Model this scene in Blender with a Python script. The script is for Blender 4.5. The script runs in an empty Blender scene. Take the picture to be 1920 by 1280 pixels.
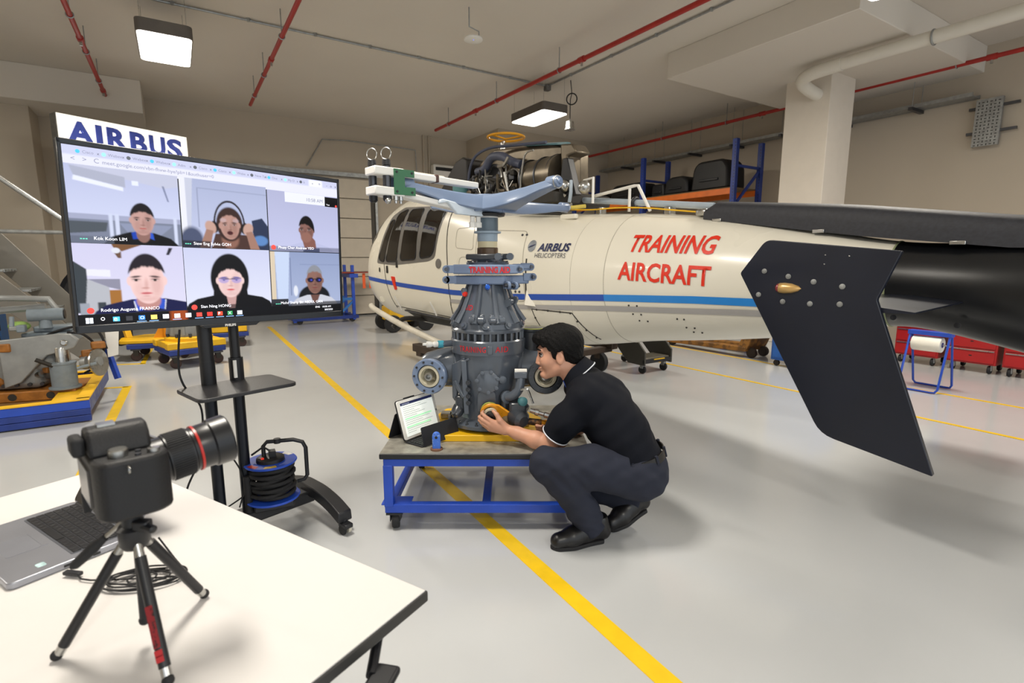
import bpy, bmesh, math, random
import numpy as np
from mathutils import Matrix, Vector, Euler
random.seed(7)
R = math.radians
SC = bpy.context.scene
COL = SC.collection

# ---------------------------------------------------------------- camera, added fill light, exposure
cam_d = bpy.data.cameras.new('camera'); cam = bpy.data.objects.new('camera', cam_d); COL.objects.link(cam)
cam.location = (0, 0, 1.5); cam.rotation_euler = (R(81), 0, 0)
cam_d.sensor_width = 36; cam_d.lens = 36 * 980 / 1920; cam_d.clip_start = 0.02; cam_d.clip_end = 100
cam_d.dof.use_dof = True; cam_d.dof.focus_distance = 3.1; cam_d.dof.aperture_fstop = 3.6
SC.camera = cam
W = bpy.data.worlds.new('added_fill'); SC.world = W; W.use_nodes = True  # uniform cool world, added as fill from behind camera in place of flash
W.node_tree.nodes['Background'].inputs[0].default_value = (0.88, 0.94, 1.0, 1)
W.node_tree.nodes['Background'].inputs[1].default_value = 1.5
SC.view_settings.view_transform = 'Standard'; SC.view_settings.look = 'None'
SC.view_settings.gamma = 1; SC.view_settings.use_curve_mapping = False
SC.view_settings.exposure = -0.16
LAMP_W = 150.0          # watts of one ceiling luminaire

# ---------------------------------------------------------------- helpers
def lin(c):
    if isinstance(c, str):
        c = [int(c[i:i + 2], 16) / 255 for i in (1, 3, 5)]
    return tuple(x / 12.92 if x <= .04045 else ((x + .055) / 1.055) ** 2.4 for x in c)

MATS = {}
def mat(key, col, rough=.5, metal=0., var=.10, scale=6., bump=0., bscale=60., spec=.5, coat=0., col2=None, cov=.5, detail=4., rvar=.12):
    """procedural principled material: noise-mottled colour, roughness and optional fine relief"""
    if key in MATS: return MATS[key]
    m = bpy.data.materials.new(key); m.use_nodes = True
    nt = m.node_tree; N = nt.nodes; L = nt.links
    p = N['Principled BSDF']
    tc = N.new('ShaderNodeTexCoord')
    nz = N.new('ShaderNodeTexNoise'); nz.inputs['Scale'].default_value = scale; nz.inputs['Detail'].default_value = detail
    L.new(tc.outputs['Object'], nz.inputs['Vector'])
    c = lin(col)
    cr = N.new('ShaderNodeValToRGB')
    if col2 is None:
        a = [max(0, x * (1 - var)) for x in c]; b = [min(1, x * (1 + var)) for x in c]
        cr.color_ramp.elements[0].position = .3; cr.color_ramp.elements[1].position = .7
    else:
        a = c; b = lin(col2)
        cr.color_ramp.elements[0].position = cov - .06; cr.color_ramp.elements[1].position = cov + .06
    cr.color_ramp.elements[0].color = (*a, 1); cr.color_ramp.elements[1].color = (*b, 1)
    L.new(nz.outputs['Fac'], cr.inputs['Fac']); L.new(cr.outputs['Color'], p.inputs['Base Color'])
    mr = N.new('ShaderNodeMapRange'); mr.inputs['To Min'].default_value = max(.02, rough * (1 - rvar)); mr.inputs['To Max'].default_value = min(1, rough * (1 + rvar))
    L.new(nz.outputs['Fac'], mr.inputs['Value']); L.new(mr.outputs['Result'], p.inputs['Roughness'])
    p.inputs['Metallic'].default_value = metal
    p.inputs['Specular IOR Level'].default_value = spec
    if coat: p.inputs['Coat Weight'].default_value = coat; p.inputs['Coat Roughness'].default_value = .08
    if bump:
        n2 = N.new('ShaderNodeTexNoise'); n2.inputs['Scale'].default_value = bscale; n2.inputs['Detail'].default_value = 3
        L.new(tc.outputs['Object'], n2.inputs['Vector'])
        bp = N.new('ShaderNodeBump'); bp.inputs['Strength'].default_value = bump; bp.inputs['Distance'].default_value = .01
        L.new(n2.outputs['Fac'], bp.inputs['Height']); L.new(bp.outputs['Normal'], p.inputs['Normal'])
    MATS[key] = m
    return m
def emit(key, col, s):
    if key in MATS: return MATS[key]
    m = bpy.data.materials.new(key); m.use_nodes = True
    p = m.node_tree.nodes['Principled BSDF']
    p.inputs['Base Color'].default_value = (*lin(col), 1)
    p.inputs['Emission Color'].default_value = (*lin(col), 1); p.inputs['Emission Strength'].default_value = s
    MATS[key] = m
    return m
def glass(key, col, rough=.03, alpha_t=.75):
    if key in MATS: return MATS[key]
    m = bpy.data.materials.new(key); m.use_nodes = True
    p = m.node_tree.nodes['Principled BSDF']
    p.inputs['Base Color'].default_value = (*lin(col), 1); p.inputs['Roughness'].default_value = rough
    p.inputs['Alpha'].default_value = alpha_t; p.inputs['Specular IOR Level'].default_value = .6
    MATS[key] = m
    return m

def V(*a): return Vector(a)
def rotz(a): return Matrix.Rotation(a, 4, 'Z')
def frame(o, x, z=None, y=None):
    """4x4 with origin o, X axis x and Z (or Y) axis near the given one"""
    x = Vector(x).normalized()
    if y is not None:
        zz = x.cross(Vector(y)).normalized(); yy = zz.cross(x)
    else:
        yy = Vector(z).cross(x).normalized(); zz = x.cross(yy)
    m = Matrix((x, yy, zz)).transposed().to_4x4(); m.translation = Vector(o)
    return m
def axis_frame(o, ax):
    ax = Vector(ax).normalized()
    t = Vector((1, 0, 0)) if abs(ax.x) < .9 else Vector((0, 1, 0))
    x = (t - ax * t.dot(ax)).normalized()
    m = Matrix((x, ax.cross(x), ax)).transposed().to_4x4(); m.translation = Vector(o)
    return m

class MB:
    """collects shapes that belong to ONE part and links them as one mesh"""
    def __init__(s, M=None): s.v = []; s.f = []; s.M = M or Matrix(); s.mi = []; s.cur = 0
    def add(s, vs, fs, M=None):
        T = s.M @ M if M is not None else s.M
        o = len(s.v)
        s.v += [tuple(T @ Vector(q)) for q in vs]
        s.f += [tuple(i + o for i in f) for f in fs]; s.mi += [s.cur] * len(fs)
        return s
    def box(s, c, d, rz=0, M=None):
        x, y, z = d[0] / 2, d[1] / 2, d[2] / 2
        vs = [(a, b, e) for e in (-z, z) for b in (-y, y) for a in (-x, x)]
        fs = [(0, 2, 3, 1), (4, 5, 7, 6), (0, 1, 5, 4), (2, 6, 7, 3), (0, 4, 6, 2), (1, 3, 7, 5)]
        T = Matrix.Translation(c) @ rotz(rz)
        return s.add(vs, fs, M @ T if M is not None else T)
    def bar(s, a, b, w, h, up=(0, 0, 1)):
        a = Vector(a); b = Vector(b); L = (b - a).length
        if abs((b - a).normalized().dot(Vector(up))) > .99: up = (1, 0, 0)
        return s.box((L / 2, 0, 0), (L, w, h), M=frame(a, b - a, z=up))
    def cyl(s, a, b, r0, r1=None, n=16, caps=True):
        a = Vector(a); b = Vector(b); r1 = r0 if r1 is None else r1
        return s.lathe([(r0, 0), (r1, (b - a).length)], n, a, b - a, caps)
    def lathe(s, prof, n=32, o=(0, 0, 0), ax=(0, 0, 1), caps=True, arc=None):
        vs = []; fs = []; m = len(prof)
        for r, z in prof:
            for i in range(n):
                t = 2 * math.pi * i / n
                vs.append((r * math.cos(t), r * math.sin(t), z))
        for j in range(m - 1):
            for i in range(n):
                k = (i + 1) % n
                fs.append((j * n + i, j * n + k, (j + 1) * n + k, (j + 1) * n + i))
        if caps:
            if prof[0][0] > 1e-6: fs.append(tuple(reversed(range(n))))
            if prof[-1][0] > 1e-6: fs.append(tuple((m - 1) * n + i for i in range(n)))
        return s.add(vs, fs, axis_frame(o, ax))
    def tube(s, pts, r, n=8, closed=False, caps=True):
        P = [Vector(p) for p in pts]; m = len(P)
        rr = r if isinstance(r, (list, tuple)) else [r] * m
        T = []
        for i in range(m):
            a = P[i - 1] if (i or closed) else P[i]; b = P[(i + 1) % m] if (i < m - 1 or closed) else P[i]
            T.append((b - a).normalized())
        t0 = T[0]; g = Vector((0, 0, 1)) if abs(t0.z) < .9 else Vector((1, 0, 0))
        x = (g - t0 * g.dot(t0)).normalized(); vs = []; fs = []
        for i in range(m):
            if i:
                x = (x - T[i] * x.dot(T[i]))
                x = x.normalized() if x.length > 1e-6 else T[i].orthogonal().normalized()
            y = T[i].cross(x)
            for k in range(n):
                q = 2 * math.pi * k / n
                vs.append(tuple(P[i] + (x * math.cos(q) + y * math.sin(q)) * rr[i]))
        for i in range(m if closed else m - 1):
            j = (i + 1) % m
            for k in range(n):
                l = (k + 1) % n
                fs.append((i * n + k, i * n + l, j * n + l, j * n + k))
        if caps and not closed:
            fs.append(tuple(reversed(range(n)))); fs.append(tuple((m - 1) * n + k for k in range(n)))
        return s.add(vs, fs)
    def prism(s, poly, h, M=None):
        """polygon in local XY, extruded from z=0 to z=h"""
        n = len(poly)
        ar = sum(poly[i][0] * poly[(i + 1) % n][1] - poly[(i + 1) % n][0] * poly[i][1] for i in range(n))
        if (ar < 0) != (h < 0): poly = poly[::-1]
        vs = [(x, y, 0) for x, y in poly] + [(x, y, h) for x, y in poly]
        fs = [tuple(reversed(range(n))), tuple(range(n, 2 * n))] + [(i, (i + 1) % n, n + (i + 1) % n, n + i) for i in range(n)]
        return s.add(vs, fs, M)
    def ball(s, c, r, n=16, m=10, M=None):
        r = r if isinstance(r, (list, tuple)) else (r, r, r)
        vs = [(0, 0, -r[2])]; fs = []
        for j in range(1, m):
            p = math.pi * j / m - math.pi / 2
            for i in range(n):
                t = 2 * math.pi * i / n
                vs.append((r[0] * math.cos(p) * math.cos(t), r[1] * math.cos(p) * math.sin(t), r[2] * math.sin(p)))
        vs.append((0, 0, r[2])); e = len(vs) - 1
        for i in range(n):
            k = (i + 1) % n
            fs.append((0, 1 + k, 1 + i)); fs.append((e, e - n + i, e - n + k))
            for j in range(m - 2):
                fs.append((1 + j * n + i, 1 + j * n + k, 1 + (j + 1) * n + k, 1 + (j + 1) * n + i))
        T = Matrix.Translation(c)
        return s.add(vs, fs, T @ M if M is not None else T)
    def torus(s, c, ax, R0, r, n=32, m=8):
        F = axis_frame(c, ax)
        return s.tube([F @ Vector((R0 * math.cos(2 * math.pi * i / n), R0 * math.sin(2 * math.pi * i / n), 0)) for i in range(n)], r, m, closed=True)
    def build(s, name, m, parent=None, bev=0., smooth=35, kind=None, label=None):
        me = bpy.data.meshes.new(name); me.from_pydata(s.v, [], s.f)
        for x in (m if isinstance(m, (list, tuple)) else [m]): me.materials.append(x)
        if isinstance(m, (list, tuple)): me.polygons.foreach_set('material_index', s.mi)
        me.polygons.foreach_set('use_smooth', [True] * len(me.polygons))
        me.set_sharp_from_angle(angle=R(smooth)); me.update()
        o = bpy.data.objects.new(name, me); COL.objects.link(o)
        if parent is not None: o.parent = parent
        if bev:
            b = o.modifiers.new('bevel', 'BEVEL'); b.width = bev; b.segments = 2; b.limit_method = 'ANGLE'; b.angle_limit = R(40)
        if kind: o['kind'] = kind
        if label: o['label'] = label
        return o
def tag(o, label=None, cat=None, group=None, kind=None):
    if label: o['label'] = label
    if cat: o['category'] = cat
    if group: o['group'] = group
    if kind: o['kind'] = kind
    return o
def thing(name, label, cat, loc=(0, 0, 0), rz=0., group=None, scale=None):
    o = bpy.data.objects.new(name, None); COL.objects.link(o)
    o.empty_display_size = .1; o.location = loc; o.rotation_euler = (0, 0, rz)
    if scale: o.scale = (scale,) * 3
    return tag(o, label, cat, group)
def copy_tree(o, parent=None):
    c = o.copy(); COL.objects.link(c); c.parent = parent
    for ch in [x for x in o.children]: copy_tree(ch, c)
    return c
def text_mesh(s, size, extrude=0., bold=0., shear=0., align='LEFT', bev=0., space=1., xs=1.):
    cu = bpy.data.curves.new('t', 'FONT'); cu.body = s; cu.size = size; cu.extrude = extrude; cu.offset = bold
    cu.shear = shear; cu.align_x = align; cu.align_y = 'BOTTOM_BASELINE'; cu.bevel_depth = bev; cu.bevel_resolution = 0; cu.space_character = space
    cu.resolution_u = 3
    o = bpy.data.objects.new('t', cu); COL.objects.link(o)
    me = bpy.data.meshes.new_from_object(o)
    bpy.data.objects.remove(o); bpy.data.curves.remove(cu)
    if xs != 1.:
        for q in me.vertices: q.co.x *= xs
    return me
def text(name, s, size, m, parent, M, extrude=.0006, bold=0., shear=0., align='LEFT', bev=0., space=1., xs=1., fit=None):
    me = text_mesh(s, size, extrude, bold, shear, align, bev, space, xs)
    if fit:                                    # stretch to a given width
        x0 = min(q.co.x for q in me.vertices); x1 = max(q.co.x for q in me.vertices)
        for q in me.vertices: q.co.x = (q.co.x - x0) * fit / (x1 - x0)
    me.transform(M); me.name = name
    me.materials.clear(); me.materials.append(m)
    o = bpy.data.objects.new(name, me); COL.objects.link(o)
    if parent is not None: o.parent = parent
    return o
def rrect(w, h, r, n=4, cx=0., cy=0.):
    out = []
    for sx, sy, a0 in ((1, 1, 0), (-1, 1, 90), (-1, -1, 180), (1, -1, 270)):
        for i in range(n + 1):
            a = R(a0 + 90 * i / n)
            out.append((cx + sx * (w / 2 - r) + r * math.cos(a), cy + sy * (h / 2 - r) + r * math.sin(a)))
    return out
def round_poly(P, r, n=4):
    out = []; m = len(P)
    for i in range(m):
        p = Vector(P[i]); a = Vector(P[i - 1]); b = Vector(P[(i + 1) % m])
        rr = r[i] if isinstance(r, (list, tuple)) else r
        d = min(rr, (a - p).length * .45, (b - p).length * .45)
        s = p + (a - p).normalized() * d; e = p + (b - p).normalized() * d
        for k in range(n + 1):
            t = k / n
            q = s * (1 - t) ** 2 + p * 2 * t * (1 - t) + e * t * t
            out.append((q.x, q.y))
    return out
def spline(P, n=8):
    """Catmull-Rom through the points"""
    P = [Vector(p) for p in P]; out = []
    for i in range(len(P) - 1):
        p0 = P[max(i - 1, 0)]; p1 = P[i]; p2 = P[i + 1]; p3 = P[min(i + 2, len(P) - 1)]
        for k in range(n):
            t = k / n
            out.append(.5 * ((2 * p1) + (p2 - p0) * t + (2 * p0 - 5 * p1 + 4 * p2 - p3) * t * t + (3 * p1 - p0 - 3 * p2 + p3) * t ** 3))
    return out + [P[-1]]

TH = R(32.4)
U = Vector((math.cos(TH), math.sin(TH), 0)); Vd = Vector((-math.sin(TH), math.cos(TH), 0))
def RM(u, v, z=0.): return U * u + Vd * v + Vector((0, 0, z))      # room axes to world
RF = rotz(TH)                                                       # room frame

# ---------------------------------------------------------------- materials used in many places
m_black = mat('black plastic', '#15161a', .45, var=.15)
m_rubber = mat('black rubber', '#1b1b1d', .75, bump=.1)
m_steel = mat('bare steel', '#b9b9b6', .28, 1., var=.12, scale=20)
m_dsteel = mat('dark steel', '#55565a', .4, .9)
m_galv = mat('galvanised steel', '#9a9c9b', .45, .7, var=.2, scale=14)
m_blue = mat('blue paint', '#2149b4', .38, var=.12, col2=None, bump=.05)
m_dblue = mat('dark blue paint', '#1d3580', .45, var=.2)
m_yel = mat('yellow paint', '#e9b616', .42, var=.08)
m_red = mat('red pipe paint', '#a3231c', .4, var=.1)
m_white = mat('white paint', '#e6e4de', .45, var=.03)
m_textred = mat('stencil red', '#c4232b', .5, var=.12, scale=30)
# ---------------------------------------------------------------- the hall
CEIL = 4.85
m_floor = mat('pale grey epoxy floor', '#bcbebf', .15, var=.035, scale=.9, spec=.5, detail=6, rvar=.35)
m_ceil = mat('painted concrete soffit', '#d3ccc1', .85, var=.025, scale=.6, bump=.08, bscale=90)
m_wall = mat('painted plaster wall', '#b8ad9c', .8, var=.03, scale=.8, bump=.06, bscale=80)
m_line = mat('yellow floor marking', '#ecc21e', .35, var=.07, scale=9)
fl = MB(RF).box((2.2, 4.5, -.1), (18.4, 19.6, .2)).build('floor', m_floor, kind='structure')
def fline(a, b, w):
    a = Vector((*a, .0015)); b = Vector((*b, .0015))
    MB().bar(a, b, w, .003).build('floor_line', m_line, fl)
fline((-5.42, 11.56), (1.35, .35), .085)
fline((-4.575, 6.06), (-2.45, 2.55), .085)
fline((-4.54, 6.03), (-6.8, 5.35), .06)
fline((-6.6, 7.15), (-5.3, 7.42), .06); fline((-5.33, 7.40), (-6.5, 9.4), .06)
for u_, a_, b_ in ((5.87, 11.6, -1.), (7.14, 11.6, -1.)):
    fline(RM(u_, a_)[:2], RM(u_, b_)[:2], .05)
MB(RF).box((2.2, 4.5, CEIL + .1), (18.4, 19.6, .2)).build('ceiling', m_ceil, kind='structure')
wb = MB(RF).box((.6, 14.2, CEIL / 2), (15.4, .3, CEIL)).build('wall_back', m_wall, kind='structure')
MB(RF).box((11.35, 4.5, CEIL / 2), (.3, 19.6, CEIL)).build('wall_right', m_wall, kind='structure')
MB(RF).box((-7., 4.5, CEIL / 2), (.3, 19.6, CEIL)).build('wall_left', m_wall, kind='structure')
MB(RF).box((9.28, 13.2, CEIL / 2), (3.86, 1.9, CEIL)).build('wall_back_corner', m_wall, kind='structure')
MB(RF).box((1.5, 14.03, .12), (10.5, .04, .24)).build('baseboard_back', mat('grey skirting', '#5d5b56', .6), wb)
c1 = MB(RF).box((9.44, 5.14, CEIL / 2), (.75, .75, CEIL)).build('column', mat('lit column tone', '#d8cfc2', .8, var=.02, bump=.05), kind='structure', bev=.01)  # column colour raised above the wall colour so it looks more lit
MB(RF).box((9.25, 4.98, CEIL - .2), (4.2, 2.95, .4)).build('ceiling_drop_panel', m_ceil, kind='structure', bev=.01)
MB(RF).box((-2.75, 13.4, CEIL - .3), (4.9, 1.3, .6)).build('ceiling_drop_panel', m_ceil, kind='structure', bev=.01)
MB(RF).box((-3.1, 13.65, CEIL / 2), (2.1, .8, CEIL)).build('column', m_wall, kind='structure', bev=.01)
# sectional door in the back wall
m_door = mat('cream sectional door', '#cbc1b0', .6, var=.04)
dr = MB(RF).box((2.95, 14.02, 1.75), (3.3, .02, 3.5)).build('door_1', mat('door gap', '#4f4a43', .7), kind='structure')
for i in range(7):
    MB(RF).box((2.9, 13.985, .28 + .5 * i), (3.1, .05, .485)).build('door_panel', m_door, dr, bev=.012)
MB(RF).box((4.6, 13.98, 1.8), (.06, .06, 3.6)).build('door_frame', m_galv, dr)
MB(RF).box((2.95, 13.98, 3.62), (3.4, .08, .1)).build('door_lintel', m_galv, dr)
# shallow conduit on the back wall
cd = MB(RF).tube([(2.9, 13.98, 3.75), (3.3, 13.98, 4.42), (3.9, 13.98, 4.46), (5.75, 13.98, 4.42), (5.8, 13.98, 3.2)], .016).build('wall_conduit', m_galv)
tag(cd, 'thin grey conduit bent around the top of the back wall beside the sectional door', 'conduit')
for k, (uu, nm) in enumerate(((6.0, 'left'), (6.16, 'right'))):
    o = MB(RF).cyl((uu, 14.0, .2), (uu, 14.0, CEIL), .022).build('wall_pipe', m_wall)
    tag(o, f'slim painted pipe rising up the back wall, the {nm} one of the close pair', 'pipe')
# wall air conditioner seen behind the rotor head
t = thing('air_conditioner', 'white wall air conditioner with dark slot high behind the helicopter', 'air conditioner', RM(6.75, 14.04, 3.9), TH)
MB().box((0, -.12, 0), (1.1, .24, .36)).build('body', m_white, t, bev=.03)
MB().box((0, -.245, .06), (.98, .01, .09)).build('air_slot', m_black, t)

# ---------------------------------------------------------------- ceiling services
m_diff = emit('lamp diffuser', '#fffaf0', 9)
m_lampbody = mat('lamp housing', '#5c5650', .55)
def lamp(u_, v_, label):
    t = thing('ceiling_light', label, 'ceiling light', RM(u_, v_, 4.19), TH, 'square suspended ceiling lights')
    MB().prism(rrect(.6, 1.14, .07), .15, Matrix.Translation((0, 0, .012))).build('housing', m_lampbody, t, bev=.008)
    MB().prism(rrect(.57, 1.11, .065), .012).build('diffuser', m_diff, t)
    for x in (-.24, .24):
        for y in (-.5, .5):
            MB().cyl((x, y, .15), (x, y, CEIL - 4.19), .003, n=6).build('wire', m_steel, t)
    l = bpy.data.lights.new('lamp_light', 'AREA'); l.shape = 'RECTANGLE'; l.size = .55; l.size_y = 1.08; l.energy = LAMP_W; l.color = (1., .93, .82)
    lo = bpy.data.objects.new('lamp_light', l); COL.objects.link(lo); lo.parent = t; lo.location = (0, 0, -.01)
lamp(.11, 8.64, 'bright square ceiling light hanging above the video screen, upper left')
lamp(6.19, 8.79, 'bright square ceiling light hanging above the helicopter engine')
lamp(.11, 2.5, 'square ceiling light over the blue trolley, out of the photo overhead')
lamp(6.19, 2.5, 'square ceiling light over the helicopter tail, out of the photo overhead')
lamp(.11, -3.6, 'square ceiling light behind the white table, out of the photo')
lamp(6.19, -3.6, 'square ceiling light behind and right of the white table, out of the photo')
lamp(-5.2, 5.5, 'square ceiling light far left above the stairs, out of the photo')

def sprinkler(name, pts, r, hangers, heads, label):
    t = thing(name, label, 'pipe', pts[0]); o = Vector(pts[0])
    P = [Vector(p) - o for p in pts]
    MB().tube(P, r, 12).build('pipe_run', m_red, t)
    d = (P[1] - P[0])
    def at(f): 
        L = sum((P[i + 1] - P[i]).length for i in range(len(P) - 1)); x = f * L
        for i in range(len(P) - 1):
            l = (P[i + 1] - P[i]).length
            if x <= l: return P[i] + (P[i + 1] - P[i]) * (x / l), (P[i + 1] - P[i]).normalized()
            x -= l
        return P[-1], (P[-1] - P[-2]).normalized()
    for f in hangers:
        q, dd = at(f)
        h = MB().cyl(q, (q.x, q.y, CEIL - o.z), .008, n=6)
        h.torus(q, dd, r + .008, .008, 16, 6).build('hanger', m_galv, t)
    for f in heads:
        q, dd = at(f)
        MB().cyl(q - dd * .06, q + dd * .06, r * 1.35, n=12).build('fitting', m_red, t)
        MB().cyl(q, q - V(0, 0, .09), .012, .02, 8).build('sprinkler_head', m_steel, t)
sprinkler('sprinkler_pipe', [RM(-.87, 3., 4.5), RM(-.86, 13.6, 4.5), RM(-.86, 13.62, 4.36)], .032, (.28, .55, .68, .82), (.63, .88), 'red sprinkler pipe left of the square light, running to the back wall')
sprinkler('sprinkler_pipe', [RM(1.45, 2., 4.5), RM(1.49, 12.0, 4.5)], .03, (.3, .62, .8, .93), (.72,), 'short red sprinkler pipe above the top right corner of the video screen')
sprinkler('sprinkler_pipe', [RM(5.52, -2., 4.5), RM(5.5, 4., 4.5), RM(5.44, 11.95, 4.5)], .034, (.3, .66, .8, .95), (.62, .86), 'long red sprinkler pipe crossing the ceiling above the rotor head')
sprinkler('sprinkler_pipe', [RM(10.45, -1., 4.45), RM(10.45, 13., 4.45)], .034, (.2, .33, .5, .62, .75), (.3, .56), 'red sprinkler pipe along the right wall passing behind the column')
def conduit(pts, label, clips):
    t = thing('ceiling_conduit', label, 'conduit', pts[0]); o = Vector(pts[0])
    P = [Vector(p) - o for p in pts]
    MB().tube(P, .016, 8).build('conduit_run', m_galv, t)
    for f in clips:
        q = P[0].lerp(P[-1], f)
        MB().box(q + V(0, 0, .012), (.05, .05, .05)).build('saddle_clip', m_galv, t)
conduit([RM(-.6, 8.74, 4.825), RM(6.38, 8.8, 4.825)], 'thin grey ceiling conduit running from the left lamp to the junction box', (.12, .25, .38, .5, .62, .74, .88))
conduit([RM(6.4, -1., 4.825), RM(6.4, 8.75, 4.825)], 'thin grey ceiling conduit beside the long red pipe', (.5, .62, .72, .82, .93))
tag(MB(RF).box((6.4, 8.8, 4.79), (.11, .11, .1)).build('junction_box', mat('grey box', '#6d6b66', .6), bev=.008), 'small dark junction box where the two ceiling conduits meet', 'junction box')
# wifi access point on a bracket
t = thing('access_point', 'white wireless access point on a bent bracket below the ceiling', 'access point', RM(3.66, 6.75, 4.44), TH)
MB().lathe([(.0, -.03), (.08, -.028), (.125, -.01), (.13, .004), (.12, .02), (0, .022)], 32).build('housing', m_white, t)
MB().ball((-.03, -.06, -.027), .006, 8, 6).build('status_light', emit('blue led', '#4a5cff', 4), t)
MB().tube([(.1, .02, .02), (.1, .02, .13), (-.05, .02, .16), (-.05, .02, .4)], .009, 8).build('bracket', m_galv, t)
t = thing('smoke_detector', 'small white detector on the ceiling at the top edge of the picture', 'detector', RM(3.27, 5.98, CEIL))
MB().lathe([(.07, 0), (.07, -.03), (.045, -.055), (0, -.055)], 20).build('base', m_white, t)
# warning horn on a cable under the second lamp
t = thing('pendant_horn', 'small metal horn hanging on a cable beside the right ceiling light', 'horn', RM(6.62, 8.35, 4.0))
MB().tube([(0, 0, .12), (.0, 0, .5), (.03, .02, .62), (0, 0, .85)], .008, 8).build('cable', m_rubber, t)
MB().lathe([(.035, .12), (.075, .1), (.085, -.02), (.11, -.05), (.0, -.045)], 20).build('bell', m_steel, t)
MB().torus((.03, .02, .52), (.3, 1, .1), .1, .012, 20, 6).build('cable_coil', m_rubber, t)
# white drain pipe with elbow beside the column
m_pvc = mat('white pvc', '#d9d4c8', .5, var=.02)
t = thing('drain_pipe', 'thick white drain pipe under the ceiling with an elbow into the column', 'pipe', RM(8.55, 4.7, 4.3))
ru = lambda u_, v_, z: RM(u_ - 8.55, v_ - 4.7, z)
MB().tube([ru(8.5, -3, .02), ru(8.42, 4.35, 0)] , .085, 16).build('straight_run', m_pvc, t)
MB().tube(spline([ru(8.42, 4.3, 0), ru(8.42, 4.75, -.02), ru(8.55, 4.95, -.06), ru(8.85, 4.98, -.13), ru(9.12, 4.98, -.16)], 5), .095, 16).build('elbow', m_pvc, t)
MB().torus(ru(8.43, 3.2, 0), Vd, .09, .012).build('hanger', m_galv, t)
# cable tray high on the right wall
t = thing('cable_tray', 'galvanised cable tray along the top of the right wall', 'cable tray', RM(11.0, 4., 4.05), TH)
MB().box((0, 4.0, .0), (.3, 9.0, .012)).box((-.15, 4.0, .02), (.012, 9., .06)).box((.15, 4.0, .02), (.012, 9., .06)).build('tray_bed', m_galv, t)
for k in range(8):
    y = .3 + 1.15 * k
    MB().box((-.02, y, -.035), (.5, .06, .05)).build('bracket', m_dsteel, t)
    for x in (-.2, .14): MB().cyl((x, y, 0), (x, y, .78), .005, n=6).build('hanger_rod', m_galv, t)
t = thing('perforated_tray', 'perforated tray dropping down the right wall at the end of the cable tray', 'cable tray', RM(11.05, 3.34, 4.0), TH)
MB().box((0, 0, -.36), (.012, .32, .72)).box((.03, .16, -.36), (.06, .012, .72)).box((.03, -.16, -.36), (.06, .012, .72)).build('tray_bed', m_galv, t)
pf = MB()
for i in range(14):
    for j in range(6):
        pf.box((-.007, -.125 + j * .05, -.7 + i * .05), (.002, .03, .012) if (i + j) % 2 else (.002, .012, .03))
pf.build('perforations', m_black, t, kind='stuff')
for z in (-.12, -.5): MB().box((.05, -.05, z), (.05, .62, .04)).build('wall_bracket', m_dsteel, t)
# ---------------------------------------------------------------- helicopter (local x = towards the tail, -y = the side we see)
m_hel = mat('cream helicopter paint', '#e4dfd0', .28, var=.01, scale=1.2, coat=.3)
m_hgrey = mat('grey window posts', '#6d6a66', .4)
m_win = mat('smoked acrylic window', '#1d1915', .06, var=.3, scale=3, spec=.6)
m_seam = mat('panel gap', '#b0aa9c', .7)
m_gap = mat('dark gap', '#2b2823', .7)
m_navy = mat('navy composite', '#0d1322', .36, var=.12, scale=4)
m_bblk = mat('black composite', '#0f1013', .3, var=.2, scale=5)
m_cover = mat('grey speckled cover', '#2a2b31', .62, var=.25, scale=40, bump=.1)
m_tita = mat('heat stained titanium', '#6f6658', .38, .75, var=.35, scale=4)
m_hose = mat('blue grey hose', '#454a5c', .55)
m_pipe = mat('pale blue tube', '#a9b6c2', .35)
m_sblue = mat('stripe blue', '#2450ae', .35, var=.03); m_lblue = mat('stripe light blue', '#2b86d6', .35, var=.03)
m_sgrey = mat('stripe grey', '#aaa7a5', .4, var=.03)
m_lred = mat('lettering red', '#dc2d12', .4, var=.04)
HST = [(-7.75,1.0,1.25,.12,2.0),(-7.66,.86,1.50,.34,2.1),(-7.45,.70,1.80,.53,2.2),(-7.1,.58,2.10,.655,2.4),(-6.6,.53,2.34,.72,2.6),(-6.0,.51,2.44,.76,2.8),(-5.2,.51,2.42,.78,3.0),(-4.2,.53,2.24,.78,3.0),(-3.5,.54,2.05,.76,2.7),(-2.9,.55,1.98,.71,2.4),(-2.4,.62,1.95,.64,2.2),(-1.95,.70,1.92,.575,2.0),(-1.5,.76,1.87,.51,2),(-1.08,.82,1.81,.44,2),(-.5,.92,1.70,.35,2),(0,1.04,1.61,.28,2),(.5,.97,1.60,.28,2),(.9,.86,1.62,.27,2)]
_sp = np.array([tuple(p) for p in (lambda P: [q for i in range(len(P) - 1) for q in [
    [.5 * (2 * P[i][c] + (P[i + 1][c] - P[max(i - 1, 0)][c]) * t + (2 * P[max(i - 1, 0)][c] - 5 * P[i][c] + 4 * P[i + 1][c] - P[min(i + 2, len(P) - 1)][c]) * t * t + (3 * P[i][c] - P[max(i - 1, 0)][c] - 3 * P[i + 1][c] + P[min(i + 2, len(P) - 1)][c]) * t ** 3) for c in range(5)]
    for t in (0, .2, .4, .6, .8)]])(HST)] + [HST[-1]])
_sp = _sp[np.argsort(_sp[:, 0])]
def hpar(s): return [float(np.interp(s, _sp[:, 0], _sp[:, i])) for i in (1, 2, 3, 4)]
def hlat(s, z):
    zb, zt, w, n = hpar(s); q = min(.999, abs((z - (zb + zt) / 2) / ((zt - zb) / 2)))
    return w * (1 - q ** n) ** (1 / n)
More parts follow.
